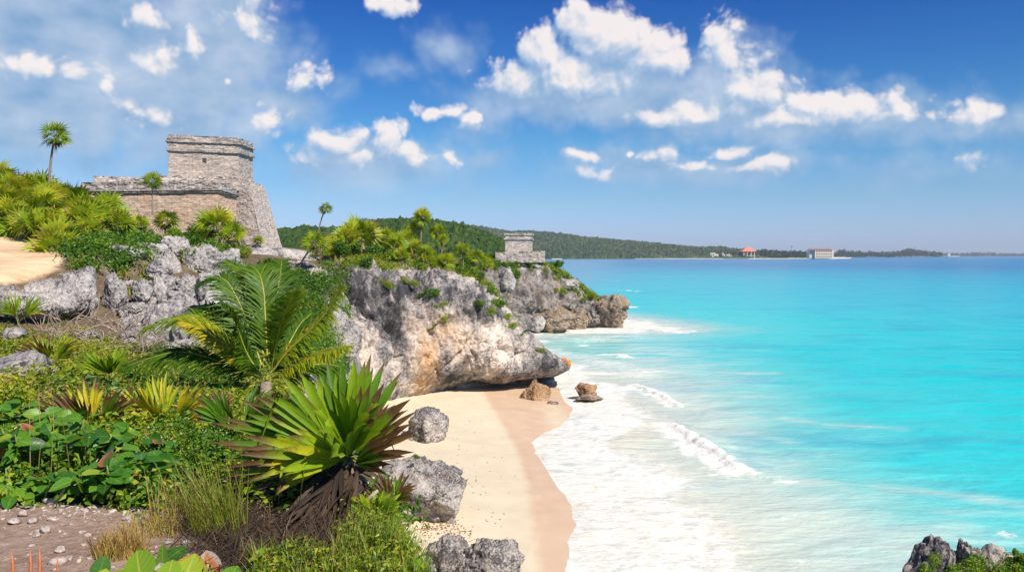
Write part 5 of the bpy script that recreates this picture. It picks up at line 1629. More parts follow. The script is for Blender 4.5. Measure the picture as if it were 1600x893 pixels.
# ---- bushes on the slopes (copies of four kinds)
bushes = [shrub('green_bush', 200 + k, (1.0, 1.0, .95), 1500, .16, .10, M_SHRUB, .42 + .06 * k) for k in range(3)]
dry_bush = shrub('scrub_bush', 210, (1.0, 1.0, .9), 1400, .13, .07, M_SCRUB, .45)
BU = [  # px, base py, Y, half width m, label, kind
    (250, 395, 58, 1.7, 'green bush at the foot of the terrace wall, left', 0), (300, 398, 57, 1.9, 'largest green bush under the terrace wall', 1), (345, 400, 57, 1.5, 'green bush below the large shaggy palm', 2), (200, 388, 56, 1.5, 'green bush between the thicket and the terrace wall', 0),
    (270, 375, 64, 1.6, 'green bush touching the terrace wall behind the thin palm', 2), (310, 372, 66, 1.5, 'green bush near the right end of the terrace wall', 1), (215, 372, 64, 1.4, 'green bush against the left part of the terrace wall', 1), (375, 398, 62, 1.2, 'yellowish bush at the left foot of the buttress', 3), (165, 392, 53, 1.3, 'dark bush above the white rocks', 0), (285, 412, 47, 1.1, 'green creeper spilling over the tumbled rocks', 1), (240, 405, 47, .9, 'small green bush on top of the tumbled rocks', 2),
    (505, 420, 66, 1.3, 'bush under the leaning palm crown', 2), (478, 455, 57.5, 1.0, 'scrub on the bare corner beside the cliff', 3), (130, 418, 38, .8, 'low scrub above the long rock ledge', 3), (190, 398, 46, 1.0, 'scrub between the sand patch and the white rocks', 3), (535, 398, 70, 1.8, 'broad bush on the left of the headland crest', 1), (585, 398, 72, 1.9, 'dark round bush in the middle of the headland crest', 0), (615, 405, 70, 1.5, 'bush right of the dark round bush', 2), (560, 420, 66, 1.5, 'bush at the cliff edge under the big palm clump', 1), (610, 425, 67, 1.2, 'bush on the cliff lip below the dark round bush', 3), (655, 420, 69, 1.1, 'bush on the cliff lip under the tallest palm', 2), (690, 425, 71, 1.2, 'scrubby bush on the cliff lip under the yellowish palm', 3), (720, 425, 75, 1.3, 'low bush left of the rightmost headland palm', 1), (742, 432, 76, 1.2, 'low bush right of the rightmost headland palm', 0), (762, 418, 90, 1.6, 'bush in the dip between the headlands', 2), (735, 412, 84, 1.5, 'bush behind the rightmost headland palm', 0),
    (440, 440, 56, 1.6, 'bush on the slope under the leaning trunk', 2), (475, 445, 57, 1.4, 'bush where the slope meets the cliff', 0), (420, 420, 60, 1.3, 'bush under the tan ledge', 1), (465, 480, 54, 1.4, 'bush behind the right coconut frond', 1), (500, 470, 57, 1.1, 'bush clinging to the left end of the cliff', 3), (450, 520, 50, 1.3, 'bush low behind the coconut palm', 2),
    (800, 414, 134, 1.1, 'green bush under the small temple wall', 1), (785, 418, 133, 1.9, 'bush left of the small temple base', 0), (800, 432, 131, 2.0, 'broad green bush below the small temple', 2), (870, 415, 142, 1.5, 'round bush on the right shoulder below the temple', 1), (895, 446, 141, 1.8, 'bush on the outer slope of the second headland', 0), (850, 425, 139, 1.7, 'bush midway across the second headland', 3), (868, 438, 140, 1.5, 'scrub below the round shoulder bush', 3), (925, 462, 140, 1.2, 'scrub near the tip of the second headland', 3), (770, 405, 140, 1.8, 'bush behind the left end of the temple base', 2),
    (790, 495, 71, .8, 'scrub on the lower right end of the main cliff top', 3), (775, 475, 72, 1.0, 'grassy bush on the sloping end of the headland', 2), (757, 458, 73, 1.1, 'grassy bush higher on the sloping end of the headland', 1), (690, 490, 66, .7, 'scrub hanging on the cliff face', 3), (660, 480, 65, .6, 'small scrub on a cliff face ledge', 3), (697, 462, 67, .9, 'scrub in the notch of the cliff top', 3)]
for (px, py, Y, s, lab, kd) in BU:
    q = P(px, py, Y)
    kind = dry_bush if kd == 3 else bushes[kd]
    put(kind, (q[0], q[1], q[2] - .25), r0.uniform(0, 6.28), s * .8, lab, 'bush')


# ---- ground cover
def cover(name, label, n, region, leafL, leafW, mat, rnd, seed, height=.25, clump=.35, lift=0.0, per=60):
    """low growth over a region: n clumps of leaves standing on the ground; region(px, py, x, y) -> keep"""
    r = np.random.default_rng(seed)
    X, Yy = region(r, n)
    Z = ground_z(X, Yy)
    mb = MB()
    cs = np.repeat(np.stack([X, Yy, Z + lift], 1), per, 0)
    cl = np.repeat(clump * r.uniform(.5, 1.3, len(X)), per)
    hh = np.repeat(height * r.uniform(.4, 1.4, len(X)), per)
    k = len(cs)
    d = unit(r.normal(size=(k, 3))); d[:, 2] = np.abs(d[:, 2])
    rr = r.random(k) ** .5
    p = cs + d * (rr * cl)[:, None] * np.array([1, 1, 0]) + UP * (d[:, 2] * hh * rr)[:, None]
    base = np.repeat(r.normal(rnd, .16, len(X)), per)
    leaves(mb, p, d + UP * .4, np.full(k, leafL), np.full(k, leafW), r, base + r.normal(size=k) * .15)
    o = mb.build(name, mat)
    tag(o, label, 'undergrowth', kind='stuff')
    return o


def region_px(poly, Y0, Y1, power=1.0):
    poly = np.array(poly, float)
    def f(r, n):
        xs, ys = [], []
        tot = 0
        while tot < n:
            Y = Y0 * (Y1 / Y0) ** (r.random(4000) ** power)
            X = (r.uniform(-900, 900, 4000)) / F * Y
            Z = ground_z(X, Y)
            px, py = proj(np.stack([X, Y, Z], 1))
            k = inside(np.stack([px, py], 1), poly) & (Z > 2.7)
            xs.append(X[k]); ys.append(Y[k]); tot += k.sum()
        return np.concatenate(xs)[:n], np.concatenate(ys)[:n]
    return f


# near slope between the path and the rock ledge
cover('undergrowth', 'mixed low green growth covering the ground below the rock ledge', 1500, region_px([(-80, 520), (120, 500), (230, 560), (420, 560), (470, 640), (470, 760), (-80, 760)], 7, 34, .8), .10, .055, M_SCRUB, .54, 31, .22, .42)
cover('undergrowth', 'yellow-green low bushes in the foreground slope at left', 500, region_px([(-80, 480), (100, 470), (170, 560), (120, 640), (-80, 640)], 9, 32, .8), .09, .05, M_SCRUB, .60, 32, .38, .5)
cover('undergrowth', 'green ground cover under the broad leaf plants', 420, region_px([(-80, 640), (420, 600), (640, 700), (700, 893), (340, 893), (300, 800), (-80, 792)], 5.7, 12, 1), .06, .035, M_SHRUB, .60, 33, .28, .25)
cover('undergrowth', 'scrub covering the slope around the ruin', 1500, region_px([(-60, 300), (120, 330), (380, 390), (380, 402), (240, 402), (200, 425), (120, 425), (105, 395), (60, 372), (-60, 372)], 36, 80), .20, .11, M_SHRUB, .42, 34, .7, .8)
cover('undergrowth', 'dark scrub on the slope between the tan ledge and the cliff', 900, region_px([(380, 424), (560, 424), (560, 470), (520, 640), (420, 640), (380, 480)], 26, 75), .19, .10, M_SHRUB, .42, 35, .6, .8)
cover('undergrowth', 'bright scrub covering the top of the main headland', 2000, region_px([(548, 382), (640, 385), (760, 425), (800, 480), (850, 545), (800, 520), (720, 470), (560, 440), (540, 425)], 55, 95), .19, .10, M_SCRUB, .42, 36, .55, .8)
cover('undergrowth', 'scrub covering the second headland below the temple', 1400, region_px([(730, 400), (860, 402), (900, 430), (950, 470), (900, 470), (800, 440), (730, 440)], 95, 160), .32, .18, M_SCRUB, .40, 37, .8, 1.2)
# ------------------------------------------------------------------ foreground plants
def to_local(root_loc, mb):
    mb.v = [v - np.array(root_loc) for v in mb.v]
    return mb


# big fan palm in front
rh = np.random.default_rng(77)
HC = P(543, 712, 6.0)
hl = (HC[0] + .03, HC[1] + .12, zg(HC[0], HC[1] + .12) - .05)
hero = empty('broad_fan_palm', hl)
tag(hero, 'big foreground fan palm with broad green blades, brown tips and a dead skirt', 'palm tree')
mb = MB()
mb.tube([(hl[0], hl[1], hl[2] - .3), ((hl[0] + HC[0]) / 2 + .02, hl[1] - .04, (hl[2] + HC[2]) / 2), tuple(HC + (0, .05, -.02))], [.10, .095, .08], 12)
to_local(hl, mb).build('trunk', M_TRUNK, hero, True)
HL = [  # tip px, tip py, tip Y, segments, spread, width, rnd, dry, base shift px
    (556, 536, 6.05, 9, .95, .070, .55, .02, (4, -18)), (592, 552, 6.3, 8, .9, .062, .42, .10, (10, -14)), (500, 562, 6.35, 8, .9, .06, .40, .04, (-6, -14)),
    (424, 566, 5.95, 8, .85, .064, .66, .06, (-18, -12)), (384, 600, 6.1, 8, .7, .056, .44, .12, (-24, -6)), (356, 632, 5.9, 8, .62, .052, .46, .14, (-30, -4)),
    (342, 664, 6.0, 7, .6, .05, .34, .20, (-32, 2)), (342, 716, 5.85, 7, .5, .05, .62, .30, (-32, 8)), (392, 742, 5.6, 7, .7, .055, .95, .20, (-26, 10)), (362, 692, 5.6, 7, .6, .052, .78, .16, (-30, 4)),
    (415, 690, 5.35, 8, .8, .062, .80, .06, (-12, 6)), (470, 640, 5.3, 8, .9, .066, .66, .03, (-2, 0)),
    (618, 584, 5.95, 9, .9, .058, .50, .30, (14, -8)), (648, 622, 6.05, 9, .85, .050, .40, .48, (18, 0)), (652, 664, 5.9, 8, .8, .048, .40, .62, (18, 6)), (628, 700, 5.7, 7, .8, .05, .32, .55, (14, 10)),
    (592, 640, 5.4, 8, .9, .060, .48, .10, (6, -2)), (545, 610, 5.45, 9, 1.0, .066, .52, .02, (0, -6)), (600, 610, 6.6, 8, .9, .05, .3, .4, (8, -8)), (455, 790, 5.8, 6, .7, .05, .75, .55, (-10, 20))]
stalk = MB()
for i, (tx, ty, tY, ns, sp, wd, rn, dr, sh) in enumerate(HL):
    b = P(543 + sh[0], 712 + sh[1], 6.0 + (tY - 6) * .25)
    tip = P(tx, ty, tY)
    ax = tip - b; L = np.linalg.norm(ax); ax /= L
    nrm = unit(np.array([.10, -1.0, .45]) + rh.normal(size=3) * .15)
    if abs(ax @ nrm) > .8: nrm = unit(nrm + UP)
    mb = MB()
    fan_leaf(mb, b, ax, nrm, L * 1.0, max(5, int(ns * .8)), sp * 1.05, wd * 1.22, rn, droop=.05 + .12 * rh.random(), rows=8, fold=.30, dry=dr, r=rh, curl=.03, broken=.14)
    to_local(hl, mb).build('fan_leaf', M_HERO, hero, True)
    stalk.tube([HC, (HC + b) / 2, b], [.014, .012, .010], 5, cap=False)
to_local(hl, stalk).build('leaf_stalks', M_STALK, hero, True)
mb = MB()
for i, (tx, ty, tY, n_) in enumerate([(470, 822, 5.75, 9), (500, 838, 5.6, 9), (440, 795, 5.8, 8), (420, 770, 5.9, 8), (535, 835, 5.75, 8), (560, 815, 5.85, 7), (400, 745, 6.1, 7), (585, 770, 6.0, 7), (600, 735, 6.0, 7), (380, 765, 6.2, 7), (450, 830, 6.1, 8), (520, 800, 5.5, 8), (372, 790, 6.15, 8), (400, 815, 6.1, 8), (432, 842, 6.0, 8), (462, 850, 5.9, 8), (348, 768, 6.3, 7), (420, 790, 6.3, 8), (480, 800, 6.2, 8), (390, 770, 5.9, 7)]):
    b = P(543 + rh.normal() * 8, 728, 5.97); tip = P(tx, ty, tY); ax = tip - b; L = np.linalg.norm(ax)
    fan_leaf(mb, b, ax, unit(np.array([0, -1, .3]) + rh.normal(size=3) * .3), L, n_, .75, .038, rh.uniform(.05, .8), .10, 6, .35, r=rh, curl=rh.normal() * .08)
for k in range(30):
    ty = rh.uniform(775, 850); tx = 545 - rh.uniform(10, 190) * (1 - (ty - 775) / 260) + 10 * rh.normal()
    tY = 1.76 * F / (ty - HY)
    b = P(540 + rh.normal() * 14, rh.uniform(722, 775), 5.9); tip = P(tx, ty, tY); ax = tip - b; L = np.linalg.norm(ax)
    fan_leaf(mb, b, ax, unit(np.array([0, -1, .5]) + rh.normal(size=3) * .35), L, 6, .6, .034, rh.uniform(0, .6) ** 1.3, .12, 6, .35, r=rh, curl=rh.normal() * .1, broken=.2)
to_local(hl, mb).build('dead_leaves', M_DRY, hero, True)
mb = MB()
mb.tube([P(550, 800, 5.8), P(568, 786, 5.75), P(590, 766, 5.7)], [.018, .016, .010], 7)
mb.tube([P(560, 815, 5.8), P(572, 800, 5.76), P(588, 792, 5.72)], [.015, .013, .008], 7)
to_local(hl, mb).build('broken_stalks', M_DRIFT, hero, True)

# coconut palm
CB = P(415, 596, 12.2)
cl = (CB[0], CB[1], zg(CB[0], CB[1]) - .1)
coco = empty('coconut_palm', cl)
tag(coco, 'young coconut palm with long feathery arching fronds in front of the cliff', 'palm tree')
mb = MB(); mb.tube([(cl[0], cl[1], cl[2] - .4), tuple((np.array(cl) + CB) / 2), tuple(CB)], [.09, .085, .07], 10); to_local(cl, mb).build('trunk', M_TRUNK, coco, True)
FR = [  # polyline in photo pixels, tip distance, leaflet length m, rnd, gravity, facing
    ([(412, 592), (385, 566), (342, 530), (312, 512), (286, 503)], 11.6, .42, .93, .25),
    ([(408, 585), (372, 548), (335, 508), (295, 492), (226, 512)], 12.6, .55, .66, .45),
    ([(410, 592), (360, 572), (318, 556), (270, 550), (200, 570)], 11.8, .50, .30, .5),
    ([(410, 575), (392, 520), (370, 465), (348, 435), (316, 440)], 12.8, .60, .34, .5),
    ([(414, 570), (404, 510), (394, 455), (380, 425), (352, 408)], 13.2, .60, .42, .45),
    ([(418, 565), (415, 505), (412, 455), (406, 430), (398, 418)], 12.9, .55, .45, .3),
    ([(422, 565), (428, 505), (434, 455), (438, 430), (440, 408)], 13.4, .55, .28, .3),
    ([(424, 575), (430, 540), (438, 508), (448, 480), (458, 458)], 11.2, .50, .64, .2),
    ([(426, 580), (450, 548), (484, 516), (512, 484), (534, 446)], 11.9, .42, .84, .55),
    ([(424, 590), (455, 572), (490, 556), (520, 546), (546, 541)], 11.5, .32, .90, .45),
    ([(424, 592), (450, 582), (480, 572), (505, 568), (530, 572)], 12.6, .38, .40, .5),
    ([(408, 600), (372, 606), (338, 612), (305, 618), (268, 626)], 11.6, .32, .62, .6),
    ([(410, 590), (375, 540), (350, 500), (330, 480), (300, 478)], 13.0, .55, .22, .5),
    ([(416, 590), (440, 560), (455, 530), (470, 505), (486, 490)], 13.0, .5, .24, .4),
    ([(412, 590), (388, 556), (372, 516), (362, 488), (346, 470)], 11.4, .5, .28, .4)]
def frond(pl, tY, LL, rnd, grav, seed):
    r = np.random.default_rng(seed)
    n = len(pl)
    C = np.array([P(x, y, 12.2 + (tY - 12.2) * (i / (n - 1)) ** 1.2) for i, (x, y) in enumerate(pl)])
    R_ = catmull(C, 90)
    tan = unit(np.gradient(R_, axis=0))
    mr = MB(); mr.tube(R_, np.linspace(.016, .003, 90), 6)
    ml = MB()
    toc = unit(-R_ + np.array([0, 0, CH]))
    for k in np.arange(8, 90, .72):
        s = k / 89
        for sd in (-1, 1):
            for sub in range(1):
                u = k + r.uniform(-.35, .35)
                if u > 88.5: continue
                i0 = int(u); b = R_[i0] * (1 - (u - i0)) + R_[i0 + 1] * (u - i0)
                t = tan[i0]
                nrm = unit(np.cross(t, np.cross(UP + .6 * toc[i0], t)))
                side = unit(np.cross(t, nrm)) * sd
                L = LL * (math.sin(math.pi * (s * .82 + .14)) ** .6) * r.uniform(.85, 1.1)
                d = unit(side * .58 + t * .80 + nrm * .12 + r.normal(size=3) * .10)
                tt = np.array([0, .35, .7, 1.0])
                g = grav * r.uniform(.7, 1.3)
                pts = b + d * (tt * L)[:, None] - UP * (g * L * tt ** 2)[:, None]
                w = unit(np.cross(d, nrm)) * .0135
                ww = np.array([.55, 1, .7, .05])[:, None]
                V = np.stack([pts - w * ww, pts + w * ww], 1)
                ml.grid(V, rnd=np.clip(rnd + r.normal() * .09 - .1 * (sd > 0), 0, 1), tip=np.repeat(tt, 2), dry=-.12 + .25 * s * r.random())
    return mr, ml
for i, (pl, tY, LL, rn, gr) in enumerate(FR):
    mr, ml = frond(pl, tY, LL, rn, gr, 300 + i)
    f_ = to_local(cl, ml).build('frond', M_COCO, coco)
    o = to_local(cl, mr).build('rachis', M_RACHIS, f_, True)


# small fan tufts
def tuft(px, py, Y, R, n, rnd, seed, label, dry=.0, up=.9, width=.05):
    r = np.random.default_rng(seed)
    b = P(px, py, Y); g = zg(b[0], b[1]); b[2] = max(g, b[2] - .05) if b[2] > g - .3 else g
    loc = (b[0], b[1], g)
    root = empty('fan_palm_seedling', loc); tag(root, label, 'palm')
    mb = MB(); st = MB()
    for k in range(n):
        a = k * 2.4 + r.normal() * .3
        d = unit(np.array([math.cos(a) * .8, math.sin(a) * .5 - .15, up * r.uniform(.7, 1.2)]))
        p0 = np.array(b) - loc; p1 = p0 + d * R * .35
        st.tube([np.array([0, 0, -.05]), p0, p1], [.008, .007, .006], 4, cap=False)
        fan_leaf(mb, p1, d, unit(np.array([d[0] * -.2, -1, .5]) + r.normal(size=3) * .2), R * r.uniform(.8, 1.1), 8, 1.3, width, np.clip(rnd + r.normal() * .12, 0, 1), .12, 5, .3, dry=dry + r.normal() * .1, r=r)
    mb.build('leaves', M_HERO, root); st.build('leaf_stalks', M_STALK, root)
tuft(262, 690, 8.2, .52, 7, .92, 401, 'yellow fan palm seedling between the flowering shrub and the coconut palm', .10, width=.055)
tuft(150, 672, 8.0, .48, 7, .80, 402, 'fan palm seedling with brown shredded tips left of the yellow seedling', .42)
tuft(318, 676, 8.6, .36, 6, .60, 403, 'small reddish-tipped fan seedling beside the big fan palm', .50)
tuft(172, 590, 13.0, .50, 6, .62, 404, 'green fan seedling on the slope under the tilted dark block', .05)
tuft(82, 566, 15.5, .55, 6, .70, 405, 'yellowish fan seedling above the pale smooth boulder', .25)
tuft(30, 500, 28, .9, 7, .66, 406, 'fan seedling under the long rock ledge at left', .1)
tuft(372, 668, 7.2, .40, 6, .35, 407, 'dark fan seedling at the left edge of the big fan palm', .2)
tuft(585, 812, 5.6, .20, 6, .60, 408, 'low fan seedling growing right below the big fan palm', .1, width=.03)
tuft(610, 780, 5.9, .20, 5, .45, 409, 'brown-tipped seedling on the bluff edge in front of the beach boulder', .45, width=.03)


# broad-leaved plants
def broad_leaf(mb, base, axis, normal, L, Wd, rnd, bend=.2, dry=0.0, cup=.12):
    axis = unit(axis); side = unit(np.cross(axis, normal)); normal = np.cross(side, axis)
    t = np.linspace(0, 1, 9)
    prof = np.sin(np.pi * np.clip(t, .0, 1) ** .72) ** .62; prof[0] = .10; prof[-1] = .03
    c = np.array([-1, -.5, 0, .5, 1.0])
    pts = base + axis * (t * L)[:, None] - normal * (bend * L * t ** 2)[:, None]
    V = pts[:, None] + side * (prof[:, None] * c[None] * Wd / 2)[..., None] + normal * ((np.abs(c)[None] ** 1.5) * prof[:, None] * Wd * cup)[..., None]
    mb.grid(V, rnd=rnd, tip=np.repeat(t, 5), ac=np.tile(c, 9), dry=dry)


def broad_shrub(px, py, Y, w, h, L, n, seed, label, rnd=.42, mat=None, name='broadleaf_shrub', aspect=.72):
    r = np.random.default_rng(seed)
    q = P(px, py, Y)
    g = zg(q[0], q[1])
    root = empty(name, (q[0], q[1], g)); tag(root, label, 'shrub')
    mb = MB(); st = MB()
    ns = max(5, n // 12)
    for s in range(ns):
        a = r.uniform(0, 6.28); rr = r.random() ** .5
        tip = np.array([math.cos(a) * w * rr, math.sin(a) * w * .7 * rr, h * r.uniform(.45, 1.05) * (1 - .35 * rr)])
        c0 = np.array([tip[0] * .3, tip[1] * .3, -.05])
        path = np.array([c0, (c0 + tip) / 2 + (0, 0, h * .12), tip])
        st.tube(path, [.010, .008, .005], 5)
        for k in range(max(3, n // ns)):
            t = r.uniform(.35, 1)
            b = c0 + (tip - c0) * t + UP * .24 * h * t * (1 - t) * 2
            a2 = k * 2.4 + r.normal() * .4
            ax = unit(np.array([math.cos(a2), math.sin(a2) * .8 - .25, r.uniform(-.25, .35)]))
            nn = unit(UP * .9 + np.array([0, -.55, 0]) + r.normal(size=3) * .35)
            broad_leaf(mb, b + ax * .02, ax, nn, L * r.uniform(.6, 1.2), L * aspect * r.uniform(.75, 1.1), np.clip(rnd + r.normal() * .16 + (.45 if r.random() < .05 else 0), 0, 1), r.uniform(.0, .35), .75 if r.random() < .06 else 0)
    mb.build('leaves', mat or M_GRAPE, root, True); st.build('stems', M_STALK, root, True)
    return root
broad_shrub(40, 745, 6.3, .62, .62, .15, 110, 501, 'leafy broad-leaf shrub at the left edge behind the path', .38)
broad_shrub(178, 790, 5.85, .36, .42, .17, 60, 502, 'glossy big-leaved shrub drooping over the dirt path', .36)
broad_shrub(110, 720, 6.7, .55, .55, .14, 90, 503, 'bright broad-leaf shrub in the middle of the left foreground', .52)
broad_shrub(20, 690, 7.6, .60, .50, .15, 80, 504, 'broad-leaf shrub behind the dry stalks at the far left', .48)
broad_shrub(225, 745, 6.5, .34, .36, .16, 50, 505, 'dark-leaved shrub behind the drooping big-leaved shrub', .30)
broad_shrub(60, 790, 5.75, .22, .22, .15, 26, 506, 'small broad-leaf plant touching the path edge near the grey branch', .5)
broad_shrub(195, 640, 9.5, .5, .4, .16, 50, 507, 'broad-leaf shrub between the two yellowish fan seedlings', .40)
broad_shrub(655, 850, 5.2, .10, .16, .09, 14, 508, 'round-leaved plant at the bluff edge over the sand', .45, aspect=.95)
broad_shrub(640, 900, 4.7, .12, .16, .09, 16, 509, 'small round-leaved plant among the yellow flowers', .62, aspect=.95)
broad_shrub(440, 895, 4.6, .16, .10, .10, 18, 510, 'low round-leaved plant at the bottom under the grass', .6, aspect=.9)
broad_shrub(305, 745, 6.9, .2, .3, .15, 12, 511, 'few large leaves with red-brown undersides above the tall grass', .6)
# sea-grape leaves right at the bottom edge
sgl = P(235, 905, 4.35); sgl[2] = zg(sgl[0], sgl[1])
sg_ = empty('sea_grape_plant', tuple(sgl)); tag(sg_, 'sea grape plant with big round yellow-veined leaves at the bottom edge', 'plant')
st = MB()
for (bx, by, tx, ty, Yb, Yt, Wd, rn, dr, nrm) in [(222, 912, 212, 858, 4.30, 4.42, .20, .78, .0, (-.1, -1, .35)), (285, 915, 305, 862, 4.30, 4.45, .185, .88, .34, (.1, -1, .45)), (330, 905, 322, 858, 4.42, 4.5, .13, .75, 1.0, (.3, -1, .3)), (255, 905, 252, 846, 4.5, 4.6, .10, .72, 0, (-.5, -.8, .3)), (252, 880, 292, 850, 4.55, 4.7, .12, .15, 0, (0, -.5, .9)), (262, 905, 270, 872, 4.28, 4.4, .12, .80, .2, (.2, -1, .6)), (150, 905, 166, 866, 4.35, 4.4, .10, .2, 0, (.4, -1, .3)), (150, 925, 165, 886, 4.2, 4.3, .12, .9, 0, (0, -1, .5)), (190, 925, 180, 890, 4.2, 4.25, .14, .85, 0, (-.3, -1, .5)), (345, 925, 372, 880, 4.2, 4.4, .13, .6, 0, (.2, -1, .6)), (400, 915, 392, 880, 4.4, 4.5, .12, .7, .2, (0, -1, .5))]:
    b, t = P(bx, by, Yb), P(tx, ty, Yt)
    mb = MB(); broad_leaf(mb, b, t - b, np.array(nrm, float), np.linalg.norm(t - b), Wd, rn, .06, dr, .06)
    to_local(sgl, mb).build('leaf', M_GRAPE, sg_, True)
    st.tube([np.array(sgl), (np.array(sgl) + b) / 2 + (0, 0, .0), b], [.012, .010, .006], 5)
to_local(sgl, st).build('stems', M_STALK, sg_, True)

# flowering shrub
fs_ = shrub('flowering_shrub', 520, (.62, .5, .36), 4200, .034, .020, M_SHRUB, .62, 9, 10)
q = P(285, 735, 6.9); fs_.location = (q[0], q[1], zg(q[0], q[1]) + .02)
tag(fs_, 'fine-leaved shrub dotted with pale flowers left of the big fan palm', 'shrub')
r = np.random.default_rng(521); mb = MB()
p, d, k = bush_points(np.random.default_rng(520), 4200, (.62, .5, .36), 10)
idx = r.choice(len(p), 70, replace=False)
for i in idx:
    for j in range(4):
        a = j * 1.57; mb.add([p[i] + d[i] * .02, p[i] + d[i] * .03 + np.array([math.cos(a), math.sin(a), .3]) * .012, p[i] + d[i] * .03 + np.array([math.cos(a + .8), math.sin(a + .8), .3]) * .012], tris=[(0, 1, 2)], rnd=.5)
mb.build('blossoms', M_WFLOWER, fs_)
ys = shrub('yellow_green_bush', 530, (.8, .6, .5), 2600, .06, .035, M_SCRUB, .70, 7, 9)
q = P(20, 640, 9.2); ys.location = (q[0], q[1], zg(q[0], q[1])); tag(ys, 'yellow-green bush in front of the pale smooth boulder', 'bush')
ys2 = shrub('weedy_bush', 531, (.45, .35, .30), 2400, .035, .018, M_SCRUB, .55, 7, 9)
q = P(400, 720, 7.2); ys2.location = (q[0], q[1], zg(q[0], q[1])); tag(ys2, 'weedy fine-leaved bush just left of the big fan palm', 'bush')


# grass
def blades(mb, X, Yy, Z, H, r, lean=(0, 0), width=.006, rnd=.5, splay=.35, dry=0.0):
    n = len(X)
    a = r.uniform(0, 6.28, n)
    h = H * r.uniform(.5, 1.15, n)
    d = np.stack([np.cos(a) * splay * r.random(n) + lean[0], np.sin(a) * splay * r.random(n) + lean[1], np.ones(n)], 1)
    t = np.array([0, .35, .7, 1.0])
    b = np.stack([X, Yy, Z], 1)
    cur = np.stack([np.cos(a), np.sin(a), -np.ones(n) * .6], 1) * (.35 * splay * 2 * r.random(n))[:, None] + np.array([lean[0], lean[1], 0]) * .5
    pts = b[:, None] + (d * h[:, None])[:, None] * t[None, :, None] + (cur * h[:, None])[:, None] * (t ** 2.2)[None, :, None]
    w = np.stack([np.cos(a + 1.6), np.sin(a + 1.6) * .4, np.zeros(n)], 1)
    ww = np.array([.9, 1, .7, .08]) * width
    V = np.stack([pts - w[:, None] * ww[None, :, None], pts + w[:, None] * ww[None, :, None]], 2).reshape(-1, 3)
    base = np.arange(n)[:, None, None] * 8 + np.arange(3)[None, :, None] * 2 + np.array([0, 1, 3, 2])[None, None, :]
    rr = np.clip(r.normal(rnd, .18, n), 0, 1)
    mb.add(V, base.reshape(-1, 4), rnd=np.repeat(rr, 8), tip=np.tile(np.repeat(t, 2), n), dry=np.repeat(np.clip(r.normal(dry, .2, n), -.2, .6), 8))


def clump(name, label, px, py, Y, n, rad, H, seed, rnd, lean=(0, 0), width=.004, splay=.35, dry=0.1, cat='grass'):
    r = np.random.default_rng(seed)
    q = P(px, py, Y)
    a = r.uniform(0, 6.28, n); rr = rad * r.random(n) ** .6
    X, Yy = q[0] + np.cos(a) * rr, q[1] + np.sin(a) * rr * .8
    mb = MB(); blades(mb, X, Yy, ground_z(X, Yy), H, r, lean, width, rnd, splay, dry)
    g = zg(q[0], q[1])
    mb.v = [v - (q[0], q[1], g) for v in mb.v]
    o = mb.build(name, M_GRASS); o.location = (q[0], q[1], g)
    tag(o, label, cat)
    return o
clump('tall_grass', 'tall golden-green grass tuft leaning beside the big fan palm', 345, 868, 5.15, 240, .17, .50, 601, .50, (-.2, 0), .0024, .50, .1)
clump('tall_grass', 'thin dry golden grass tuft behind the round sea grape leaves', 285, 830, 5.35, 90, .20, .32, 602, .85, (-.05, 0), .003, .40, .35)
clump('tall_grass', 'sparse brown stalks standing in the broad-leaf shrubs at left', 85, 740, 6.2, 22, .35, .70, 603, .95, (0, 0), .004, .15, .5)
clump('tall_grass', 'green grass tuft at the foot of the big fan palm, right side', 595, 880, 4.9, 260, .20, .22, 604, .32, (.1, 0), .0035, .5, .0)
clump('tall_grass', 'grass on the bluff edge in front of the jagged beach rocks', 645, 905, 4.75, 350, .20, .22, 605, .35, (.1, 0), .003, .5, .0)
clump('dry_weeds', 'reddish dry weeds between the dirt path and the sea grape leaves', 185, 870, 4.75, 420, .15, .16, 607, .98, (0, 0), .003, .6, .55, 'weeds')
clump('dry_weeds', 'brown dry stubble at the right end of the dirt path', 245, 835, 5.2, 240, .22, .12, 608, .80, (0, 0), .003, .7, .5, 'weeds')
def grass_region(name, label, poly, Y0, Y1, n, H, rnd, seed, width=.004, dry=.1, splay=.5):
    r = np.random.default_rng(seed)
    X, Yy = region_px(poly, Y0, Y1)(r, n)
    mb = MB(); blades(mb, X, Yy, ground_z(X, Yy), H, r, (0, 0), width, rnd, splay, dry)
    o = mb.build(name, M_GRASS); tag(o, label, 'grass', kind='stuff')
grass_region('grass', 'mixed green and dry grass on the bluff right of the big fan palm', [(560, 780), (640, 740), (720, 930), (400, 930), (380, 880), (520, 870)], 4.1, 7, 2600, .16, .42, 611, .0028, .05, .8)
grass_region('grass', 'dry grass and weeds scattered over the left slope', [(-60, 520), (380, 520), (460, 660), (-60, 680)], 8, 30, 6000, .30, .62, 612, .010, .25)
grass_region('grass', 'grass on the cliff tops', [(480, 380), (760, 420), (860, 540), (800, 510), (560, 440)], 58, 95, 5000, .7, .55, 613, .03, .2)

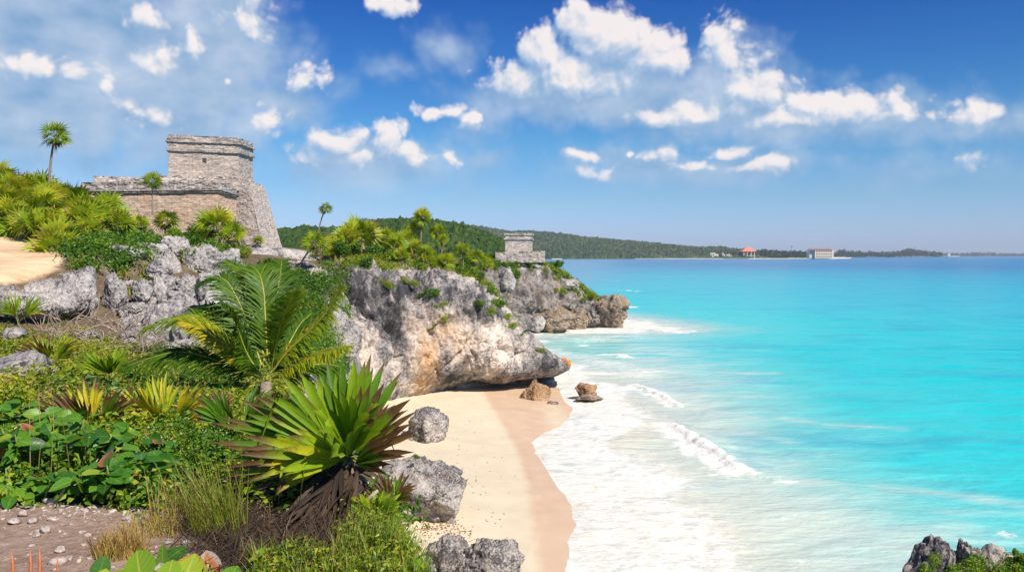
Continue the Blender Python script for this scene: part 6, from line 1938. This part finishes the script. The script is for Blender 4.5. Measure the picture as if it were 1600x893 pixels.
# yellow flowers
for i, (px, py, Y, lab) in enumerate([(618, 838, 5.3, 'uppermost yellow flower on the bluff edge'), (624, 846, 5.28, 'yellow flower just below the uppermost one'), (611, 853, 5.25, 'yellow flower in the middle of the small cluster'), (604, 859, 5.2, 'lowest yellow flower, at the left of the cluster')]):
    q = P(px, py, Y); g = zg(q[0], q[1])
    root = empty('yellow_flower', (q[0], q[1], g)); tag(root, lab, 'flower')
    h = max(q[2] - g, .05)
    mb = MB()
    for k in range(6):
        a = k * 1.047; mb.add([(0, 0, h), (.017 * math.cos(a - .45), .017 * math.sin(a - .45) - .004, h + .006), (.024 * math.cos(a), .024 * math.sin(a) - .006, h + .004), (.017 * math.cos(a + .45), .017 * math.sin(a + .45) - .004, h + .006)], [(0, 1, 2, 3)], rnd=.3 + .1 * k)
    mb.build('petals', M_FLOWER, root)
    mb = MB(); mb.tube([(0, 0, -.02), (.004, 0, h * .5), (0, 0, h)], [.003, .0025, .002], 4); mb.build('stem', M_STALK, root)

# orange sprouts at the bottom left
for i, (px, ty, lab) in enumerate([(20, 862, 'leftmost of the four orange sprouts at the bottom left'), (47, 858, 'second orange sprout from the left, straight and tall'), (60, 856, 'tallest orange sprout, close beside another'), (86, 866, 'rightmost thin orange sprout, set apart from the others')]):
    b = P(px, 905, 4.35); b[2] = zg(b[0], b[1]); t = P(px + 2 * (i - 1), ty, 4.35)
    mb = MB(); mb.tube([b * 0 + (0, 0, -.03), (t - b) * .55 + (.004, 0, 0), (t - b)], [.011, .008, .0015] if i < 3 else [.006, .005, .001], 6)
    o = mb.build('sprout', M_SPROUT, None, True); o.location = tuple(b); tag(o, lab, 'sprout')

# stones and pebbles on the path
r = np.random.default_rng(41)
V0, T0 = ico(2)
mb = MB()
X = np.concatenate([r.uniform(-5.2, -1.7, 420), r.normal(-2.9, .8, 330)]); Yp = np.concatenate([r.uniform(4.0, 5.75, 420), r.normal(5.55, .10, 330)])
Z = ground_z(X, Yp)
for x, y, z in zip(X, Yp, Z):
    s = r.lognormal(-4.9, .55)
    M_ = V0 * (1 + .18 * r.normal(size=(len(V0), 1))) * np.array([s * r.uniform(.8, 1.5), s * r.uniform(.8, 1.5), s * r.uniform(.4, .8)])
    mb.add(M_ + (x, y, z + s * .2), tris=T0)
o = mb.build('pebbles', M_PEBBLE, None, True); tag(o, 'loose pebbles strewn over the dirt path', 'pebbles', kind='stuff')
for (px, py, w, h, sd, lab) in [(36, 806, 15, 11, 1, 'grey cube-shaped stone at the back edge of the path'), (22, 818, 22, 9, 2, 'flat white stone at the left back edge of the path'), (51, 817, 16, 9, 3, 'rounded grey stone beside the flat white stone'), (71, 832, 18, 12, 4, 'grey angular stone lying alone on the path'), (83, 812, 18, 6, 5, 'small pale flat stone at the back of the path'), (58, 838, 12, 7, 6, 'pinkish stone left of the grey angular stone'), (95, 862, 18, 10, 7, 'pale stone near the front of the path'), (200, 812, 16, 8, 8, 'pale stone under the drooping big-leaved shrub'), (108, 875, 12, 8, 9, 'small white stone closest to the bottom edge'), (107, 808, 9, 6, 10, 'tiny white stone right of the pale flat stone')]:
    q = hit(px, py, 3.6, 8)
    o = boulder(px, py, q[1], w, h, 700 + sd, M_PEBBLE, lab, name='stone', rough=.06, sub=4, facets=8, sink=.15)

# grey branches
for pts, rr, lab in [([(66, 790, 5.75), (80, 783, 5.7), (98, 774, 5.75), (117, 756, 5.9)], .020, 'bleached grey branch lying at the back of the dirt path'), ([(132, 745, 6.0), (140, 732, 6.05), (152, 722, 6.2)], .016, 'short grey branch end poking out of the broad-leaf shrubs')]:
    p = catmull(np.array([P(*q) for q in pts]), 16)
    p[:, 2] = np.maximum(p[:, 2], ground_z(p[:, 0], p[:, 1]) + rr * .7)
    c0 = p[0].copy()
    mb = MB(); mb.tube(p - c0, rr * np.interp(np.linspace(0, 1, 16), [0, .3, .7, 1], [.6, 1.1, .9, .5]) * (1 + .15 * r.normal(size=16)), 9)
    mb.tube([p[7] - c0, p[7] - c0 + (.05, -.03, .04), p[7] - c0 + (.09, -.05, .09)], [rr * .6, rr * .45, rr * .2], 6)
    o = mb.build('dead_branch', M_DRIFT, None, True); o.location = tuple(c0); tag(o, lab, 'branch')
# tangle of dry roots under the ledge
mb = MB()
for k in range(110):
    px, py = r.uniform(60, 235), r.uniform(495, 560); Y = np.interp(py, [495, 560], [31.5, 25]) + r.normal() * .4
    p0 = P(px, py, Y)
    d = unit(r.normal(size=3) * (1, .5, .7)); L = r.uniform(.4, 1.6)
    pts = np.array([p0, p0 + d * L * .4 + r.normal(size=3) * .18, p0 + d * L * .7 + r.normal(size=3) * .22, p0 + d * L + r.normal(size=3) * .25])
    mb.tube(catmull(pts, 10), np.linspace(r.uniform(.012, .04), .006, 10), 5)
o = mb.build('dry_roots', M_TWIG, None, True); tag(o, 'tangle of pale dry roots and twigs under the rock ledge', 'roots')
# hanging flowers at the nose of the cliff
nose = P(886, 566, 74.0)
hf = empty('hanging_flowers', tuple(nose)); tag(hf, 'orange and yellow blossoms hanging at the tip of the overhanging cliff', 'flowers')
M_ORANGE = plain('orange_petal', (.85, .30, .12), .6, .2, 8, .2)
for nm, mt, c, s in (('orange_blossoms', M_ORANGE, (-.25, -.35, .28), (.28, .2, .20)), ('yellow_blossoms', M_FLOWER, (.18, -.45, -.02), (.18, .18, .34))):
    mb = MB(); rr = np.random.default_rng(9)
    n_ = 160; d = unit(rr.normal(size=(n_, 3))); leaves(mb, np.array(c) + d * np.array(s) * rr.random((n_, 1)) ** .3, d, np.full(n_, .11), np.full(n_, .09), rr, rr.random(n_))
    mb.build(nm, mt, hf)
mb = MB(); mb.tube([(.1, -.4, -.3), (.16, -.4, -.7), (.12, -.4, -1.1)], [.025, .02, .012], 5); mb.build('stem', M_STALK, hf)
# little green tuft on the largest beach boulder
gt = shrub('boulder_tuft', 540, (.22, .2, .16), 260, .06, .03, M_SHRUB, .45, 3, 4)
q = P(650, 716, 35.6); gt.location = tuple(q); tag(gt, 'small green tuft growing on top of the largest beach boulder', 'plant')
# shrubs on the corner crag
for i, (px, py, Y, sz, lab) in enumerate([(1450, 918, 8.1, (.15, .14, .24), 'olive shrub growing on the front of the two-peaked crag'), (1492, 910, 8.1, (.12, .12, .22), 'narrow dark shrub in the cleft of the two-peaked crag'), (1545, 900, 8.2, (.26, .2, .27), 'largest olive shrub on the right of the knobbly crag'), (1585, 905, 8.1, (.16, .16, .18), 'low shrub at the foot of the dark crag at the right edge'), (1604, 884, 8.1, (.10, .10, .16), 'dark shrub at the right edge of the frame')]):
    b = shrub('crag_shrub', 550 + i, sz, 1500, .028, .016, M_SHRUB, .60, 4, 8)
    b.location = tuple(P(px, py, Y)); tag(b, lab, 'shrub')

# leafy weeds and litter under the big palm
cover('undergrowth', 'small leafy weeds on the bluff edge right of the big fan palm', 130, region_px([(545, 800), (640, 770), (720, 930), (380, 940), (420, 880), (520, 880)], 4.2, 7), .035, .02, M_SCRUB, .40, 41, .16, .12)
def litter(poly, Y0, Y1, n, seed):
    r = np.random.default_rng(seed)
    X, Yy = region_px(poly, Y0, Y1)(r, n)
    mb = MB(); blades(mb, X, Yy, ground_z(X, Yy) + .01, .15, r, (0, 0), .0035, .25, 2.4, .1)
    o = mb.build('dead_leaf_litter', M_DRY); tag(o, 'dead brown leaf litter and twigs in the shade of the big fan palm', 'leaf litter', kind='stuff')
litter([(280, 800), (380, 740), (560, 760), (560, 850), (480, 893), (300, 893)], 4.3, 7, 2600, 42)
# smaller blocks filling the tumbled rocks
r = np.random.default_rng(43)
kinds = [boulder(300, 470, 42, 34, 30, 800 + k, M_BOULDER, 'grey block', name='rock', rough=.12, sub=5, facets=11, holes=.02) for k in range(4)]
for i in range(110):
    px, py = r.uniform(150, 405), r.uniform(402, 575)
    if py > 480 + (px - 150) * .45 + 40: py = r.uniform(405, 470)
    Y = np.interp(py, [400, 440, 500, 560, 575], [45, 42.5, 37.5, 30.5, 29.5]) + r.normal() * .5
    q = P(px, py, Y); g = zg(q[0], q[1])
    o = kinds[i % 4] if i < 4 else kinds[i % 4].copy()
    if i >= 4: COL.objects.link(o)
    s = r.uniform(.6, 1.7)
    o.location = (q[0], q[1], min(q[2] - .2, g + .5)); o.rotation_euler = (r.normal() * .3, r.normal() * .3, r.uniform(0, 6.28)); o.scale = (s * r.uniform(.8, 1.3), s, s * r.uniform(.8, 1.2))
    tag(o, 'small grey block filling the gaps of the tumbled rocks behind the coconut palm', 'rock', 'small blocks among the tumbled rocks')
cover('undergrowth', 'patches of creeper growing over the tumbled rocks', 150, region_px([(150, 395), (410, 400), (410, 500), (330, 560), (200, 480)], 30, 50), .14, .08, M_SCRUB, .40, 44, .5, .5)

# seaweed washed up on the dry sand
r = np.random.default_rng(71)
M_WEED = plain('dried_seaweed', (.26, .10, .05), .9, .1, 6, .5)
mb = MB()
C_ = []
for (px, py, n_, sx_, sy_) in [(690, 818, 130, .55, .25), (668, 826, 70, .3, .2), (716, 834, 60, .35, .2), (735, 770, 40, .9, 1.2), (712, 700, 30, .8, 2.0), (775, 860, 40, .6, 1.0)]:
    q = hit(px, py, 24, 80)
    C_.append(np.stack([q[0] + r.normal(size=n_) * sx_, q[1] + r.normal(size=n_) * sy_ * 3], 1))
C_ = np.concatenate(C_)
Z = ground_z(C_[:, 0], C_[:, 1])
leaves(mb, np.stack([C_[:, 0], C_[:, 1], Z + .015], 1), np.tile(UP, (len(C_), 1)), np.full(len(C_), .14), np.full(len(C_), .06), r, r.random(len(C_)), .35)
o = mb.build('seaweed', M_WEED); tag(o, 'reddish-brown dried seaweed scattered on the pale sand', 'seaweed', kind='stuff')

# scrub rooted in the cliff faces
def on_face(V, px, py):
    a, b = proj(V)
    k = np.where((np.abs(a - px) < 5) & (np.abs(b - py) < 4))[0]
    return V[k[np.argmin(V[k, 1])]]
k_ = 0
for (V_, px, py, s_, lab) in [(cl1_v, 676, 455, .75, 'yellow-green scrub at the top of the green streak down the cliff'), (cl1_v, 690, 478, .6, 'scrub in the upper part of the green streak down the cliff'), (cl1_v, 694, 500, .5, 'scrub in the middle of the green streak down the cliff'), (cl1_v, 678, 512, .38, 'last small scrub at the bottom of the green streak on the cliff'), (cl1_v, 640, 442, .6, 'scrub hanging over the cliff lip above the cave'), (cl1_v, 600, 446, .55, 'dark scrub on the cliff lip left of the cave'), (cl1_v, 748, 472, .8, 'grassy scrub on the cliff shoulder'), (cl1_v, 770, 488, .7, 'grassy scrub lower on the cliff shoulder'), (cl1_v, 798, 508, .6, 'grassy scrub near the end of the cliff shoulder'), (cl1_v, 818, 520, .45, 'last tuft on the cliff shoulder before the bare nose'), (cl1_v, 846, 545, .35, 'tiny tuft on top of the bare cliff nose'),
                            (cl2_v, 800, 440, 1.3, 'scrub on the upper face of the second headland'), (cl2_v, 760, 450, 1.2, 'scrub where the second headland meets the main one'), (cl2_v, 880, 455, 1.1, 'scrub on the right upper face of the second headland'), (cl2_v, 912, 468, .9, 'scrub close to the outer end of the second headland')]:
    q = on_face(V_, px, py)
    o = put(dry_bush if k_ % 3 else bushes[k_ % 2], (q[0], q[1] + .2, q[2] - .3 * s_), px * .7, s_, lab, 'bush')
    o.scale = (s_ * r.uniform(1.2, 1.9), s_ * r.uniform(.8, 1.1), s_ * r.uniform(.6, 1.3)); o.rotation_euler = (0, r.uniform(-.5, .5), r.uniform(-.5, .5)); k_ += 1

# patches that break up the left slope
cover('undergrowth', 'darker leafy patches in the growth of the left slope', 130, region_px([(-60, 500), (140, 510), (400, 560), (430, 640), (-60, 640)], 8, 32), .11, .07, M_SHRUB, .22, 45, .34, .40)
cover('undergrowth', 'dry brown patches in the growth of the left slope', 120, region_px([(-60, 500), (240, 520), (400, 580), (430, 650), (-60, 650)], 7.5, 32), .10, .03, M_DRY, .45, 46, .26, .38)
SL = [(118, 560, 20, 9, 'small white stone above the brown-tipped fan seedling'), (205, 572, 22, 10, 'pale stone below the tilted dark block'), (192, 610, 16, 7, 'flat grey stone in the slope right of the green fan seedling'), (270, 600, 22, 11, 'rounded pale stone under the left coconut fronds'), (96, 606, 16, 8, 'little stone beside the rough cream rock'), (232, 590, 12, 6, 'tiny pale stone under the low coconut frond'), (340, 622, 20, 10, 'pale stone between the coconut trunk and the reddish seedling'), (150, 582, 14, 7, 'small grey stone left of the green fan seedling')]
for i, (px, py, w, h, lab) in enumerate(SL):
    q = hit(px, py, 5, 40)
    boulder(px, py, q[1], w, h, 900 + i, M_BOULDER, lab, name='stone', rough=.08, sub=4, facets=8, sink=-.35)

def bluff(r, n):
    xs, ys = [], []
    tot = 0
    while tot < n:
        Y = r.uniform(3, 58, 6000); X = np.interp(Y, LAND[2:11, 1], LAND[2:11, 0]) + r.uniform(-2.5, 3.0, 6000)
        Z = ground_z(X, Y); k = (Z > 3.2) & (Z < 9.3)
        xs.append(X[k]); ys.append(Y[k]); tot += k.sum()
    return np.concatenate(xs)[:n], np.concatenate(ys)[:n]
cover('undergrowth', 'scrub clinging to the steep bluff above the beach', 420, bluff, .11, .06, M_SCRUB, .42, 51, .5, .45)
